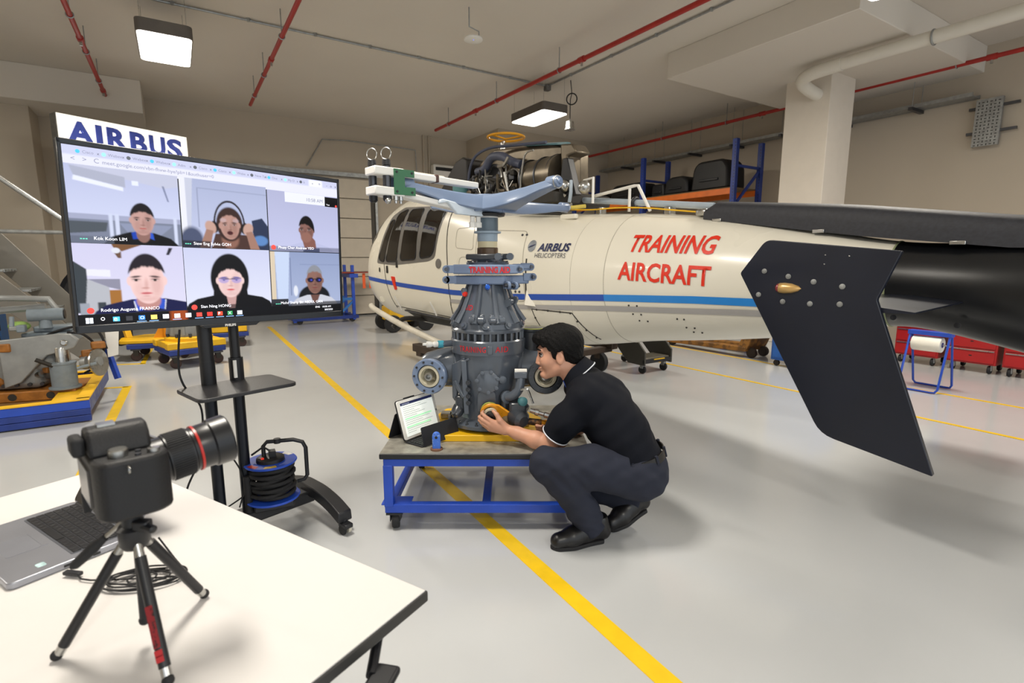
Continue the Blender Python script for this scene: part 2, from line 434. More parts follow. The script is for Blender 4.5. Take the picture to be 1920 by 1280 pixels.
def hring(s, N=56, off=0.):
    zb, zt, w, n = hpar(s); out = []
    for i in range(N):
        t = 2 * math.pi * i / N; c, d = math.cos(t), math.sin(t)
        out.append((s, (w + off) * math.copysign(abs(c) ** (2 / n), c), (zb + zt) / 2 + ((zt - zb) / 2 + off) * math.copysign(abs(d) ** (2 / n), d)))
    return out
def loft(ss, N=56, off=0., a0=0, a1=None, caps=True):
    b = MB(); rings = [hring(s, N, off) for s in ss]; full = a1 is None
    vs = [p for r in rings for p in r]; fs = []
    for j in range(len(ss) - 1):
        for i in (range(N) if full else range(a0, a1)):
            k = (i + 1) % N
            fs.append((j * N + i, (j + 1) * N + i, (j + 1) * N + k, j * N + k))
    if full and caps: fs.append(tuple(range(N))); fs.append(tuple(reversed([(len(ss) - 1) * N + i for i in range(N)])))
    b.add(vs, fs); return b
def hpt(s, z, off=0., side=-1): return (s, side * (hlat(s, z) + off), z)
def patch(poly, off=.006, rings=5, side=-1, r=.05):
    """skin patch that follows the hull, outline in (s, z)"""
    P = round_poly([Vector(p) for p in poly], r, 4)
    Q = []
    for i in range(len(P)):
        a = Vector(P[i]); b = Vector(P[(i + 1) % len(P)]); n = max(1, int((b - a).length / .08))
        Q += [a.lerp(b, k / n) for k in range(n)]
    c = sum(Q, Vector((0, 0))) / len(Q); n = len(Q)
    vs = [hpt(c.x, c.y, off, side)]; fs = []
    for k in range(1, rings + 1):
        for q in Q:
            w = c.lerp(q, k / rings); vs.append(hpt(w.x, w.y, off, side))
    for i in range(n): vs.append(hpt(Q[i].x, Q[i].y, -.01, side))
    fl_ = (lambda f: f) if side > 0 else (lambda f: f[::-1])
    for i in range(n):
        j = (i + 1) % n
        fs.append(fl_((0, 1 + j, 1 + i)))
        for k in range(rings):
            fs.append(fl_((1 + k * n + i, 1 + k * n + j, 1 + (k + 1) * n + j, 1 + (k + 1) * n + i)))
    return MB().add(vs, fs)
def strip(pts, h, off=.004, side=-1):
    S = [p[0] for p in pts]; Z = [p[1] for p in pts]; n = 60; vs = []; fs = []
    for i in range(n + 1):
        s = S[0] + (S[-1] - S[0]) * i / n; z = float(np.interp(s, S, Z))
        for k in range(4): zz = z + h * (k / 3 - .5); vs.append(hpt(s, zz, off if 0 < k < 3 else off, side))
    for i in range(n):
        for k in range(3):
            f = (i * 4 + k, (i + 1) * 4 + k, (i + 1) * 4 + k + 1, i * 4 + k + 1); fs.append(f if side < 0 else f[::-1])
    return MB().add(vs, fs)
def seam(pts, r=.004, side=-1, off=.0, closed=False):
    P = [Vector(p) for p in pts]; Q = []
    if closed: P.append(P[0])
    for a, b in zip(P, P[1:]):
        n = max(1, int((b - a).length / .06)); Q += [a.lerp(b, k / n) for k in range(n)]
    Q.append(P[-1])
    return MB().tube([hpt(q.x, q.y, off, side) for q in Q], r, 6)
def hull_text(name, s, size, m, s0, s1, z0, z1, shear=0., bold=0., cap=None, off=.007):
    me = text_mesh(s, 1., 0, bold, shear)
    bm = bmesh.new(); bm.from_mesh(me); bmesh.ops.triangulate(bm, faces=bm.faces); bmesh.ops.subdivide_edges(bm, edges=[e for e in bm.edges if e.calc_length() > .25], cuts=2, use_grid_fill=False); bmesh.ops.triangulate(bm, faces=bm.faces); bm.to_mesh(me); bm.free()
    x0 = min(q.co.x for q in me.vertices); x1 = max(q.co.x for q in me.vertices); ym = max(q.co.y for q in me.vertices)
    for q in me.vertices:
        f = (q.co.x - x0) / (x1 - x0); sx = s0 + (s1 - s0) * f; z = z0 + (z1 - z0) * f + q.co.y / ym * size
        q.co = hpt(sx, z, off)
    me.name = name; me.materials.clear(); me.materials.append(m)
    o = bpy.data.objects.new(name, me); COL.objects.link(o); o.parent = H
    return o
H = thing('helicopter', 'cream training helicopter with blue stripe and red lettering, engine cowlings removed', 'helicopter', (2.7, 3.6, 0), math.atan2(-.771, .637))
ss = sorted(set([round(x, 3) for x in np.linspace(-7.75, -2.17, 64)] + [-7.72, -7.7, -7.66]))
hull = loft(ss).build('fuselage', m_hel, H, smooth=50)
boom = loft(list(np.linspace(-2.17, -.045, 24))).build('tail_boom', m_hel, H, smooth=50)
tail = loft(list(np.linspace(-.045, .9, 14))).build('tail_section', m_bblk, H, smooth=50)
MB().tube(hring(-2.172), .0035, 6, closed=True).build('boom_joint', m_seam, boom)
MB().tube(hring(-2.55), .002, 6, closed=True).build('frame_seam', m_seam, hull)
MB().tube(hring(-.05), .006, 6, closed=True).build('primer_edge', mat('zinc primer', '#8f9670', .6), tail)
# fenestron shroud and fin behind the frame edge
fn = [(.7, .85), (.75, .62), (1.0, .5), (1.5, .5), (1.85, .75), (2.0, 1.3), (2.35, 2.6), (2.0, 2.65), (1.45, 2.0), (.8, 1.62)]
MB().prism(round_poly([Vector(p) for p in fn], .12), .3, frame((0, .15, 0), (1, 0, 0), y=(0, 0, 1))).build('fenestron_fin', m_bblk, H, bev=.06)
MB().torus((1.35, 0, 1.08), (0, 1, 0), .46, .1, 36, 10).build('fenestron_duct', m_navy, H)
# windows
for sd in (-1, 1):
    fr = patch([(-6.72, 1.43), (-6.28, 2.13), (-5.95, 2.235), (-4.68, 2.16), (-4.86, 1.51), (-5.02, 1.465), (-6.05, 1.405)], .004, 6, sd, .06).build('window_surround', m_hgrey, H)
    for P in ([(-6.62, 1.49), (-6.22, 2.07), (-6.08, 2.06), (-6.41, 1.445)], [(-6.33, 1.458), (-6.02, 2.15), (-5.74, 2.20), (-5.95, 1.46)],
              [(-5.83, 1.475), (-5.64, 2.18), (-5.27, 2.175), (-5.36, 1.49)], [(-5.25, 1.50), (-5.13, 2.15), (-4.73, 2.12), (-4.87, 1.62), (-4.95, 1.53)]):
        w = patch(P, .009, 6, sd, .07).build('side_window', m_win, H, label='smoked side window with black rubber edge')
        Q = round_poly([Vector(p) for p in P], .07, 4)
        MB().tube([hpt(q[0], q[1], .008, sd) for q in Q], .009, 6, closed=True).build('window_seal', m_black, w)
loft(list(np.linspace(-7.52, -6.85, 14)), 56, .006, 4, 24, False).build('windshield', m_win, H)
# doors, hatches, stripes
seam([(-4.6, 2.1), (-4.56, 1.4), (-4.55, 1.0), (-4.62, .72)], .007).build('door_seam', m_gap, hull)
seam([(-6.42, 1.42), (-6.38, 1.1), (-6.3, .75)], .006).build('door_seam', m_gap, hull)
seam([(-6.3, .78), (-5.6, .77), (-4.62, .74)], .006).build('door_seam', m_gap, hull)
seam(round_poly([Vector(p) for p in [(-3.97, 1.83), (-3.22, 1.79), (-3.13, 1.05), (-3.97, 1.03)]], .07), .005, closed=True).build('cargo_door_seam', m_seam, hull)
seam([(-3.13, 1.5), (-3.12, 1.03)], .009).build('cargo_door_edge', m_gap, hull)
seam([(-3.07, .975), (-2.56, .965), (-2.42, .69)], .006).build('hatch_seam', m_gap, hull)
seam([(-3.07, .975), (-3.0, .62)], .005).build('hatch_seam', m_gap, hull)
for p in ((-3.0, .972), (-2.85, .97), (-2.7, .967), (-2.58, .962), (-2.53, .88), (-2.48, .79), (-2.44, .71), (-3.05, .88), (-3.03, .78)):
    MB().ball(hpt(*p, .002), .011, 8, 6).build('fastener', m_gap, hull)
seam(round_poly([Vector(p) for p in [(-4.38, 1.86), (-4.05, 1.87), (-4.02, 1.6), (-4.38, 1.63)]], .05), .004, closed=True).build('inspection_panel', m_seam, hull)
seam(round_poly([Vector(p) for p in [(-4.3, 1.52), (-4.03, 1.52), (-4.03, 1.22), (-4.32, 1.22)]], .07), .004, closed=True).build('inspection_panel', m_seam, hull)
for a_ in (1.75, 1.15):
    for q in (-3.28, -3.22): MB().ball(hpt(q, a_, .001), .014, 8, 6).build('door_lock', m_dsteel, hull)
MB().lathe([(.062, 0), (.062, .01), (.045, .014), (0, .014)], 24, hpt(-4.77, 1.438, 0), (0, -1, .05)).build('round_vent', m_hgrey, hull)
for q in ((-6.3, 1.34), (-5.95, 1.425)): MB().box(hpt(*q, 0), (.05, .03, .11)).build('door_handle', m_gap, hull, bev=.008)
MB().lathe([(.035, 0), (.035, .008), (0, .01)], 16, hpt(-6.62, 1.33, 0), (-.3, -1, 0)).build('static_port', m_gap, hull)
strip([(-7.3, 1.185), (-6.85, 1.168), (-5.75, 1.119), (-4.47, 1.083), (-3.35, 1.091), (-2.172, 1.138)], .062).build('blue_stripe', m_sblue, H)
strip([(-2.172, 1.138), (-1.33, 1.163), (-.91, 1.166), (-.06, 1.17)], .062).build('light_blue_stripe', m_lblue, H)
strip([(-4.55, .97), (-3.28, .985), (-2.2, 1.035), (-.92, 1.08), (-.06, 1.1)], .05).build('grey_stripe', m_sgrey, H)
patch([(-6.17, 1.24), (-6.05, 1.235), (-6.03, 1.05), (-6.1, 1.04)], .012, 3, r=.01).build('red_tag', m_lred, H)
hull_text('lettering_training', 'TRAINING', .148, m_lred, -1.955, -1.185, 1.567, 1.538, shear=.16, bold=.022)
hull_text('lettering_aircraft', 'AIRCRAFT', .158, m_lred, -2.02, -1.185, 1.318, 1.282, bold=.022)
mn = mat('logo navy', '#14204f', .4, var=.05)
hull_text('lettering_airbus', 'AIRBUS', .078, mn, -3.0, -2.6, 1.578, 1.574, shear=.12, bold=.03)
hull_text('lettering_helicopters', 'HELICOPTERS', .046, mat('logo grey', '#55565c', .4), -3.02, -2.63, 1.512, 1.508, bold=-.002)
lg = patch([(-3.09 + .05 * math.cos(a), 1.632 + .06 * math.sin(a)) for a in np.linspace(0, 6.28, 20, endpoint=False)], .008, 4, r=.005).build('logo_ball', mat('logo silver', '#9aa0a8', .25, .6, var=.3, scale=9), H)
patch([(-3.13, 1.615), (-3.1, 1.638), (-3.045, 1.648), (-3.08, 1.628)], .014, 2, r=.003).build('logo_swoosh', mn, lg)
seam(round_poly([Vector(p) for p in [(-3.1, 1.325), (-3.0, 1.325), (-3.0, 1.29), (-3.1, 1.29)]], .016), .006, closed=True).build('rescue_mark', m_yel, hull)
for p in ((-1.93, 1.06), (-1.85, 1.06), (-1.91, .98), (-1.83, .98), (-1.87, .92), (-1.79, .92), (-1.5, .965), (-1.44, .965), (-1.45, .89), (-1.38, .89), (-1.41, .85), (-1.34, .85)):
    MB().ball(hpt(p[0], p[1] + .02, 0), .009, 8, 6).build('rivet', m_gap, boom)
MB().box(hpt(-.62, 1.32, .03), (.11, .012, .025)).box(hpt(-.61, 1.3, .015), (.04, .03, .05)).build('antenna', m_white, boom, bev=.006)
MB().tube([(-3.5, -.52, 2.0), (-2.98, -.36, 1.965)], .012, 8).build('drain_rail', m_gap, H)
MB().box((-2.86, -.37, 1.93), (.22, .05, .05)).build('rail_end', m_hel, H, bev=.01)
MB().add([hpt(-3.12, 1.2, -.01), hpt(-2.98, 1.0, -.01), hpt(-3.12, 1.0, -.01), hpt(-3.09, 1.02, .07)], [(0, 3, 1), (0, 2, 3), (2, 1, 3), (0, 1, 2)]).build('fairing', m_hel, hull)
# dark opening under the cabin, step rail, skids
patch([(-6.0, .72), (-5.6, .7), (-4.7, .69), (-3.5, .68), (-3.4, .585), (-5.7, .57)], .008, 4, r=.04).build('belly_opening', m_gap, H)
MB().tube([hpt(-6.0, .735, .02), hpt(-4.6, .705, .02), hpt(-3.5, .695, .02)], .014, 8).build('belly_rail', m_dsteel, H)
MB().tube([hpt(-6.05, .74, .05), hpt(-6.08, .95, .05)], .012, 8).build('hand_rail', m_white, H)
MB().tube([hpt(-5.0, .74, .04), hpt(-5.02, .93, .04)], .012, 8).build('hand_rail', m_white, H)
for sd in (-1, 1):
    MB().tube(spline([(-6.4, sd * .98, .8), (-6.25, sd * 1.0, .76), (-5.5, sd * 1.04, .64), (-4.9, sd * 1.04, .55), (-4.2, sd * 1.04, .47), (-3.2, sd * 1.04, .45)], 6), .04, 12).build('skid', mat('skid paint', '#cfc9ba', .4), H)
for s_ in (-5.6, -3.6):
    MB().tube(spline([(s_, -1.04, .55), (s_, -.85, .66), (s_, -.4, .62), (s_, .4, .62), (s_, .85, .66), (s_, 1.04, .55)], 5), .035, 10).build('cross_tube', m_gap, H)
MB().cyl((-6.9, -.55, .86), (-6.75, -.62, .86), .05, .045).build('pitot_fairing', m_hel, H)
# stabiliser and end plates
MB().prism([(-.24, .0), (-.12, .028), (.1, .03), (.36, .004), (.36, -.004), (.1, -.012), (-.12, -.014)], 2.58, frame((0, 1.29, 1.24), (1, 0, 0), y=(0, 0, 1))).build('stabiliser', m_navy, H)
EP = [(-.365, 1.608), (.288, 1.537), (.205, 1.297), (.514, .469), (.007, .55), (-.505, 1.414)]
for sd in (-1,):
    ep = MB().prism(round_poly([Vector(p) for p in EP], [.04, .01, .01, .012, .07, .015]), .034, frame((0, sd * 1.3 + .017, 0), (1, 0, 0), y=(0, 0, 1))).build('end_plate', m_navy, H, bev=.008, label='large dark navy vertical end plate with bolts and a position light')
    yb = sd * 1.317
    for p in ((-.36, 1.429), (-.225, 1.402), (-.092, 1.377), (.048, 1.357), (-.384, 1.293), (-.245, 1.261), (-.101, 1.258), (.044, 1.265)):
        MB().lathe([(.0145, 0), (.0145, .004), (.009, .005), (.009, .009), (0, .01)], 14, (p[0], yb, p[1]), (0, sd, 0)).build('bolt', m_galv, ep)
    MB().lathe([(0, -.062), (.02, -.058), (.028, -.045), (.03, -.02), (.026, .02), (.014, .055), (0, .07)], 20, (-.222, yb, 1.337), (1, 0, 0)).build('position_light', mat('brass lens', '#c9a366', .3, .4), ep)
    MB().ball((-.272, yb + sd * .006, 1.338), (.016, .024, .024), 14, 10).build('light_lens', mat('red lens', '#7d3036', .15), ep)
    for p in ((-.047, 1.519), (.066, 1.513), (-.048, 1.471)): MB().ball((p[0], yb, p[1]), .004, 8, 6).build('screw', m_steel, ep)
# tail drive shaft and its long cover
MB().tube([(-3.05, 0, 2.14), (-1.45, 0, 1.955)], .03, 12).build('drive_shaft', m_pipe, H)
MB().torus((-2.3, 0, 2.05), (1, 0, -.1), .05, .016, 24, 8).build('shaft_bearing', m_black, H)
for s_ in (-2.75, -1.9): MB().box((s_, 0, hpar(s_)[1] + .03), (.07, .1, .08)).build('bearing_support', m_steel, H, bev=.01)
def cov(s):
    z1 = np.interp(s, [-1.45, -1.36, -.35, .5, .9], [1.93, 1.985, 1.885, 1.76, 1.72]); z0 = np.interp(s, [-1.45, -.3, .55, .9], [1.835, 1.66, 1.56, 1.56])
    return z0, z1
cv = MB(); ss = [-1.45, -1.43, -1.4, -1.36] + list(np.linspace(-1.2, .9, 12)); N = 20; vs = []; fs = []
for s in ss:
    z0, z1 = cov(s)
    for i in range(N):
        a_ = math.pi * i / (N - 1)
        c, d = math.cos(a_), math.sin(a_)
        vs.append((s, .17 * math.copysign(abs(c) ** .6, c), z0 + (z1 - z0) * abs(d) ** .5))
for j in range(len(ss) - 1):
    for i in range(N - 1): fs.append((j * N + i, (j + 1) * N + i, (j + 1) * N + i + 1, j * N + i + 1))
fs.append(tuple(range(N))); fs.append(tuple(reversed([(len(ss) - 1) * N + i for i in range(N)])))
cvo = cv.add(vs, fs).build('shaft_cover', m_cover, H, smooth=50)
for s_ in (-1.32, -.52, .28): MB().box((s_, -.175, cov(s_)[0] + .005), (.08, .02, .025)).build('latch', m_steel, cvo, bev=.004)
MB().box((-1.5, -.09, 1.9), (.11, .09, .06)).build('forward_latch', m_steel, H, bev=.02)
MB().tube(spline([(-3.0, -.24, 2.02), (-2.7, -.2, 2.0), (-2.4, -.16, 2.0), (-2.1, -.12, 1.98), (-1.8, -.12, 1.94), (-1.5, -.1, 1.9)], 6), .007, 8).build('wire_harness', m_yel, H)
MB().tube([(-2.75, -.1, 2.15), (-2.25, -.1, 2.2), (-2.2, -.1, 2.2), (-2.05, -.1, 1.95)], .016, 8).build('guard_rail', m_white, H)
MB().tube([(-2.3, -.1, 2.19), (-2.3, -.1, 1.96)], .014, 8).build('guard_rail', m_white, H)
for p in ((.16, -.285, 1.2), (.02, -.275, 1.12), (.35, -.28, 1.1)): MB().lathe([(.018, 0), (.018, .004), (0, .005)], 12, p, (0, -1, 0)).build('tail_fastener', m_dsteel, tail)
# open engine bay
MB().box((-4.1, 0, 2.14), (2.2, .9, .12)).build('engine_deck', m_gap, H, bev=.02)
wed = [(-5.8, 2.25), (-5.15, 2.8), (-4.98, 2.84), (-4.88, 2.8), (-4.86, 2.2)]
MB().prism(wed, .5, frame((0, .25, 0), (1, 0, 0), y=(0, 0, 1))).build('forward_cowling', mat('dark cowling', '#1d1916', .5), H, bev=.02)
bay = MB().prism(round_poly([Vector(p) for p in [(-4.86, 2.16), (-4.84, 2.72), (-4.5, 2.88), (-3.4, 2.78), (-3.12, 2.68), (-3.1, 2.1)]], .06), .3, frame((0, .2, 0), (1, 0, 0), y=(0, 0, 1))).build('engine_firewall', m_tita, H, bev=.02)
MB().box((-4.55, -.12, 2.45), (.5, .14, .42)).box((-4.1, -.14, 2.35), (.35, .2, .3)).build('gearbox_block', m_gap, H, bev=.05)
MB().cyl((-3.75, -.12, 2.42), (-3.2, -.12, 2.4), .2, .24, 28).build('exhaust_drum', m_tita, H)
for s_ in (-3.7, -3.45, -3.25): MB().torus((s_, -.12, 2.41), (1, 0, 0), .225, .01, 28, 6).build('drum_band', m_dsteel, H)
MB().torus((-4.32, -.22, 2.48), (.05, 1, 0), .17, .022, 32, 8).build('intake_ring', m_steel, H)
MB().lathe([(.16, 0), (.1, -.06), (.05, -.02), (0, 0)], 24, (-4.32, -.2, 2.48), (0, -1, 0)).build('intake_fan', m_dsteel, H)
MB().tube(spline([(-4.62, -.26, 2.6), (-4.45, -.27, 2.62), (-4.3, -.28, 2.73), (-4.1, -.28, 2.72), (-3.9, -.27, 2.63), (-3.75, -.26, 2.58)], 6), .052, 12).build('cooling_hose', m_hose, H)
MB().tube(spline([(-4.8, -.25, 2.25), (-4.82, -.26, 2.55), (-4.7, -.26, 2.78), (-4.4, -.25, 2.86), (-4.0, -.2, 2.84), (-3.4, -.2, 2.78)], 6), .018, 8).build('blue_hose', m_hose, H)
MB().bar((-3.85, -.1, 2.83), (-3.15, -.1, 2.74), .06, .025).build('cowl_rail', mat('teal rail', '#5c7f86', .4), H)
for P in ([(-4.2, -.3, 2.3), (-4.1, -.32, 2.42), (-3.95, -.32, 2.5), (-3.8, -.33, 2.53), (-3.7, -.33, 2.45), (-3.68, -.33, 2.25)], [(-4.0, -.3, 2.7), (-3.95, -.32, 2.45), (-3.9, -.3, 2.2)], [(-4.4, -.3, 2.6), (-4.35, -.33, 2.35), (-4.42, -.3, 2.15)], [(-3.5, -.3, 2.7), (-3.62, -.32, 2.66), (-3.68, -.33, 2.4), (-3.75, -.3, 2.15)]):
    MB().tube(spline(P, 6), .011, 8).build('fuel_line', m_steel, H)
for p, r_ in (((-4.55, -.3, 2.28), .05), ((-4.2, -.3, 2.22), .045), ((-3.95, -.32, 2.3), .04), ((-4.68, -.28, 2.42), .035)):
    MB().lathe([(r_, -.05), (r_, .05), (r_ * .5, .07), (0, .07)], 14, p, (.3, -.4, 1)).build('accessory', m_dsteel, H)
MB().lathe([(.0, 0), (.1, .0), (.11, .02), (.11, .14), (.06, .17), (0, .17)], 24, (-4.95, -.3, 2.36)).build('teal_reservoir', mat('teal paint', '#5b8a8e', .45), H)
MB().prism([(-3.16, 2.72), (-2.98, 2.7), (-2.9, 2.6), (-3.05, 2.58), (-3.03, 2.15), (-3.12, 2.12)], .22, frame((0, .0, 0), (1, 0, 0), y=(0, 0, 1))).build('rear_firewall', m_tita, H, bev=.02)
MB().prism([(-3.06, 2.55), (-2.99, 2.55), (-2.86, 2.16), (-3.12, 2.16)], .1, frame((0, -.18, 0), (1, 0, 0), y=(0, 0, 1))).build('black_funnel', m_black, H, bev=.01)
for c_ in ((-3.0, -.3, 2.26), (-2.72, -.3, 2.22)): MB().ball(c_, .066, 20, 14).build('fire_bottle', m_steel, H)
MB().tube(spline([(-3.02, -.36, 2.14), (-3.12, -.36, 2.1), (-3.1, -.38, 2.04), (-2.95, -.38, 2.02), (-2.7, -.3, 2.03)], 6), .02, 10).build('yellow_hose', mat('pale yellow hose', '#d2bd57', .5), H)
MB().tube(spline([(-2.88, -.33, 2.3), (-2.86, -.35, 2.18), (-2.88, -.35, 2.08)], 5), .018, 8).build('blue_line', m_pipe, H)
MB().tube([(-3.0, -.3, 2.18), (-3.05, -.3, 2.08), (-2.9, -.3, 2.06)], .02, 8).build('bottle_valve', m_steel, H)
MB().tube([(-2.6, -.3, 2.05), (-2.6, -.3, 2.3), (-2.8, -.22, 2.3)], .013, 8).build('bottle_bracket', m_white, H)
random.seed(3)
for i in range(34):
    a_ = V(random.uniform(-4.75, -3.75), random.uniform(-.36, -.28), random.uniform(2.18, 2.6)); b_ = a_ + V(random.uniform(-.2, .2), random.uniform(-.04, .03), random.uniform(-.18, .1)); c_ = b_ + V(random.uniform(-.15, .15), .02, random.uniform(-.15, .1))
    c_.z = max(c_.z, 2.16)
    MB().tube(spline([a_, b_, c_], 5), random.choice((.007, .01, .014, .02)), 8).build('engine_line', random.choice((m_gap, m_dsteel, m_steel, m_tita, m_black)), H)
for i in range(16):
    p_ = V(random.uniform(-4.75, -3.75), random.uniform(-.32, -.22), random.uniform(2.2, 2.55))
    MB().box(p_, (random.uniform(.04, .13), .08, random.uniform(.04, .12)), rz=random.uniform(-.3, .3)).build('engine_part', random.choice((m_gap, m_gap, m_dsteel, m_tita)), H, bev=.012)
MB().tube([(-3.85, -.36, 2.2), (-3.9, -.4, 2.5)], .012, 8).build('prop_rod', m_white, H)
# yellow lifting wheel on the mast stub
MB().cyl((-4.42, 0, 2.8), (-4.42, 0, 2.98), .04, .03).build('mast_stub', m_steel, H)
wr = MB().torus((-4.36, 0, 3.02), (.0, .0, 1), .23, .016, 40, 8).build('lifting_wheel', mat('amber paint', '#dd9a17', .4), H)
for a_ in (30, 150, 270): MB().tube([(-4.36, 0, 3.0), (-4.36 + .23 * math.cos(R(a_)), .23 * math.sin(R(a_)), 3.02)], .012, 8).build('spoke', MATS['amber paint'], wr)
# dolly that carries the skids
t = thing('helicopter_dolly', 'low dark wheeled dolly under the helicopter skids', 'dolly', (2.7, 3.6, 0), math.atan2(-.771, .637))
m_or = mat('dark dolly paint', '#3a2c20', .6, var=.2)
for sd in (-1, 1): MB().box((-4.15, sd * 1.04, .36), (1.6, .12, .1)).build('beam', m_or, t, bev=.01)
for s_ in (-4.8, -3.5): MB().box((s_, 0, .3), (.12, 2.2, .08)).build('cross_beam', m_or, t, bev=.01)
for s_ in (-4.8, -3.5):
    for sd in (-1, 1):
        MB().lathe([(.05, -.035), (.13, -.035), (.14, -.02), (.14, .02), (.13, .035), (.05, .035)], 24, (s_, sd * .9, .14), (0, 1, 0)).build('wheel', m_rubber, t)
        MB().box((s_, sd * .9, .24), (.08, .1, .1)).build('fork', m_or, t)
MB().cyl((-4.95, -.3, .32), (-4.84, -.3, .32), .02).build('tow_pin', m_steel, t)
# ---------------------------------------------------------------- blue trolley
m_top = mat('worn steel top', '#9d9a90', .4, .35, var=.3, scale=18, bump=.15, bscale=120)
CX, CY = -.145, 3.185
t = thing('work_trolley', 'low blue steel trolley with worn metal top carrying the gearbox', 'trolley', (CX, CY, 0))
MB().box((0, 0, .4515), (1.15, .94, .007)).build('top_sheet', m_top, t)
MB().box((0, 0, .434), (1.16, .95, .03)).build('edge_band', m_black, t, bev=.006)
for y in (-.445, .445): MB().box((0, y, .398), (1.12, .045, .042)).build('top_rail', m_blue, t, bev=.003)
for x in (-.537, .537): MB().box((x, 0, .398), (.045, .845, .042)).build('top_rail', m_blue, t, bev=.003)
for y in (-.445, .445): MB().box((0, y, .13), (1.12, .045, .05)).build('lower_rail', m_blue, t, bev=.003)
for x in (-.537, .537, .0): MB().box((x, 0, .13), (.045, .845, .045)).build('lower_rail', m_blue, t, bev=.003)
for x in (-.537, .537):
    for y in (-.445, .445):
        MB().box((x, y, .262), (.05, .05, .24)).build('leg', m_blue, t, bev=.003)
        MB().box((x * .93, y * .93, .153), (.16, .1, .006)).build('gusset', m_blue, t)
        c = MB().box((x * .95, y * .95, .098), (.09, .09, .012)).build('caster', m_black, t)
        MB().box((x * .95 - .026, y * .95, .072), (.005, .06, .05)).box((x * .95 + .026, y * .95, .072), (.005, .06, .05)).build('fork', m_dsteel, c)
        MB().lathe([(.012, -.02), (.046, -.02), (.05, -.012), (.05, .012), (.046, .02), (.012, .02)], 24, (x * .95, y * .95, .05), (1, .15, 0)).build('wheel', m_rubber, c)
        MB().lathe([(.022, -.023), (.022, .023)], 14, (x * .95, y * .95, .05), (1, .15, 0)).build('wheel_hub', m_galv, c)
m_lug = mat('scuffed blue lug', '#3f6fd0', .45, col2='#9fb6df', cov=.64, scale=70)
def lug(x, y, label):
    t = thing('lifting_lug', label, 'lifting lug', (x, y, .455))
    MB().lathe([(.034, 0), (.034, .008), (.0, .009)], 20).build('washer', mat('rusty washer', '#6d4a34', .7), t)
    P = [(-.022, .006), (.022, .006), (.022, .08)] + [(.022 * math.cos(R(a)), .08 + .022 * math.sin(R(a))) for a in (30, 60, 90, 120, 150)] + [(-.022, .08)]
    MB().prism(P, .02, frame((0, .01, 0), (1, 0, 0), y=(0, 0, 1))).build('plate', m_lug, t, bev=.003)
    MB().cyl((0, -.0112, .072), (0, .011, .072), .008).build('hole', m_black, t)
lug(-.418, 2.77, 'scuffed blue lifting lug with a hole, standing in front of the tablet')
lug(.27, 2.83, "blue lifting lug on the trolley, half hidden by the man's sleeve")

# ---------------------------------------------------------------- yellow base plate and main gearbox
t = thing('gearbox_support', 'yellow steel support plate under the gearbox', 'support plate', (CX, 3.15, .455))
MB().prism(round_poly([Vector(p) for p in [(-.27, -.255), (.2, -.255), (.27, -.19), (.33, -.05), (.33, .1), (.2, .3), (-.3, .3), (-.36, .1), (-.36, -.1)]], .02), .038).build('plate', m_yel, t, bev=.004)
MB().cyl((0, 0, .038), (0, 0, .06), .2, n=40).build('spacer_disc', m_black, t)
for p in ((.21, -.06), (-.27, .1), (.05, .26)): MB().box((p[0], p[1], .055), (.08, .07, .034)).build('clamp_block', m_steel, t, bev=.004)
m_gb = mat('grey gearbox enamel', '#545b65', .22, var=.06, scale=5, coat=.25)
m_gbl = mat('blue grey enamel', '#7485a1', .26, var=.05, scale=6, coat=.2)
m_gbd = mat('dark grey enamel', '#363a40', .28, var=.12, coat=.2)
G = thing('main_gearbox', 'grey helicopter main gearbox with rotor mast and star hub on the blue trolley', 'gearbox', (CX, 3.15, .455))
Z0 = .455
def L(pr): return [(r, z - Z0) for r, z in pr]
n40 = 48
casing = MB().lathe(L([(0, .515), (.25, .515), (.252, .535), (.225, .545), (.19, .56), (.178, .60), (.185, .68), (.2, .76), (.21, .84), (.214, .93), (.214, .95)]), n40).build('lower_casing', m_gb, G)
MB().lathe(L([(.2, .945), (.225, .95), (.226, 1.025), (.22, 1.032), (.19, 1.034)]), n40).build('ring_band', m_gb, G)
MB().lathe(L([(.19, 1.03), (.192, 1.078)]), n40).build('ring_gap', m_gbd, G)
MB().lathe(L([(.19, 1.074), (.221, 1.076), (.224, 1.09), (.214, 1.1), (.211, 1.128), (.2, 1.132), (.1, 1.132)]), n40).build('ring_flange', m_gb, G)
cone = MB().lathe(L([(.205, 1.128), (.19, 1.15), (.165, 1.2), (.14, 1.26), (.12, 1.32), (.105, 1.375), (.098, 1.39), (0, 1.39)]), n40).build('upper_cone', m_gb, G)
def cone_r(z): return float(np.interp(z, [1.128, 1.15, 1.2, 1.26, 1.32, 1.375], [.205, .19, .165, .14, .12, .105]))
# ribs on the cone, bolts on the flanges
for k in range(10):
    a = 2 * math.pi * (k + .5) / 10 - .32
    P = [((cone_r(z) + d) * math.cos(a), (cone_r(z) + d) * math.sin(a), z - Z0) for z, d in ((1.13, .012), (1.2, .006), (1.28, .004), (1.37, .002))]
    MB().tube(P, [.02, .016, .014, .012], 8).build('cone_rib', m_gb, G)
    MB().lathe([(.022, 0), (.022, .02), (.012, .022), (.012, .03), (0, .03)], 12, (.2 * math.cos(a + .3), .2 * math.sin(a + .3), 1.115 - Z0), (math.cos(a + .3), math.sin(a + .3), .4)).build('flange_boss', m_gb, G)
for k in range(30):
    a = 2 * math.pi * k / 30
    MB().cyl((.212 * math.cos(a), .212 * math.sin(a), 1.03 - Z0), (.212 * math.cos(a), .212 * math.sin(a), 1.08 - Z0), .0085, n=6).build('flange_bolt', m_gb, G)
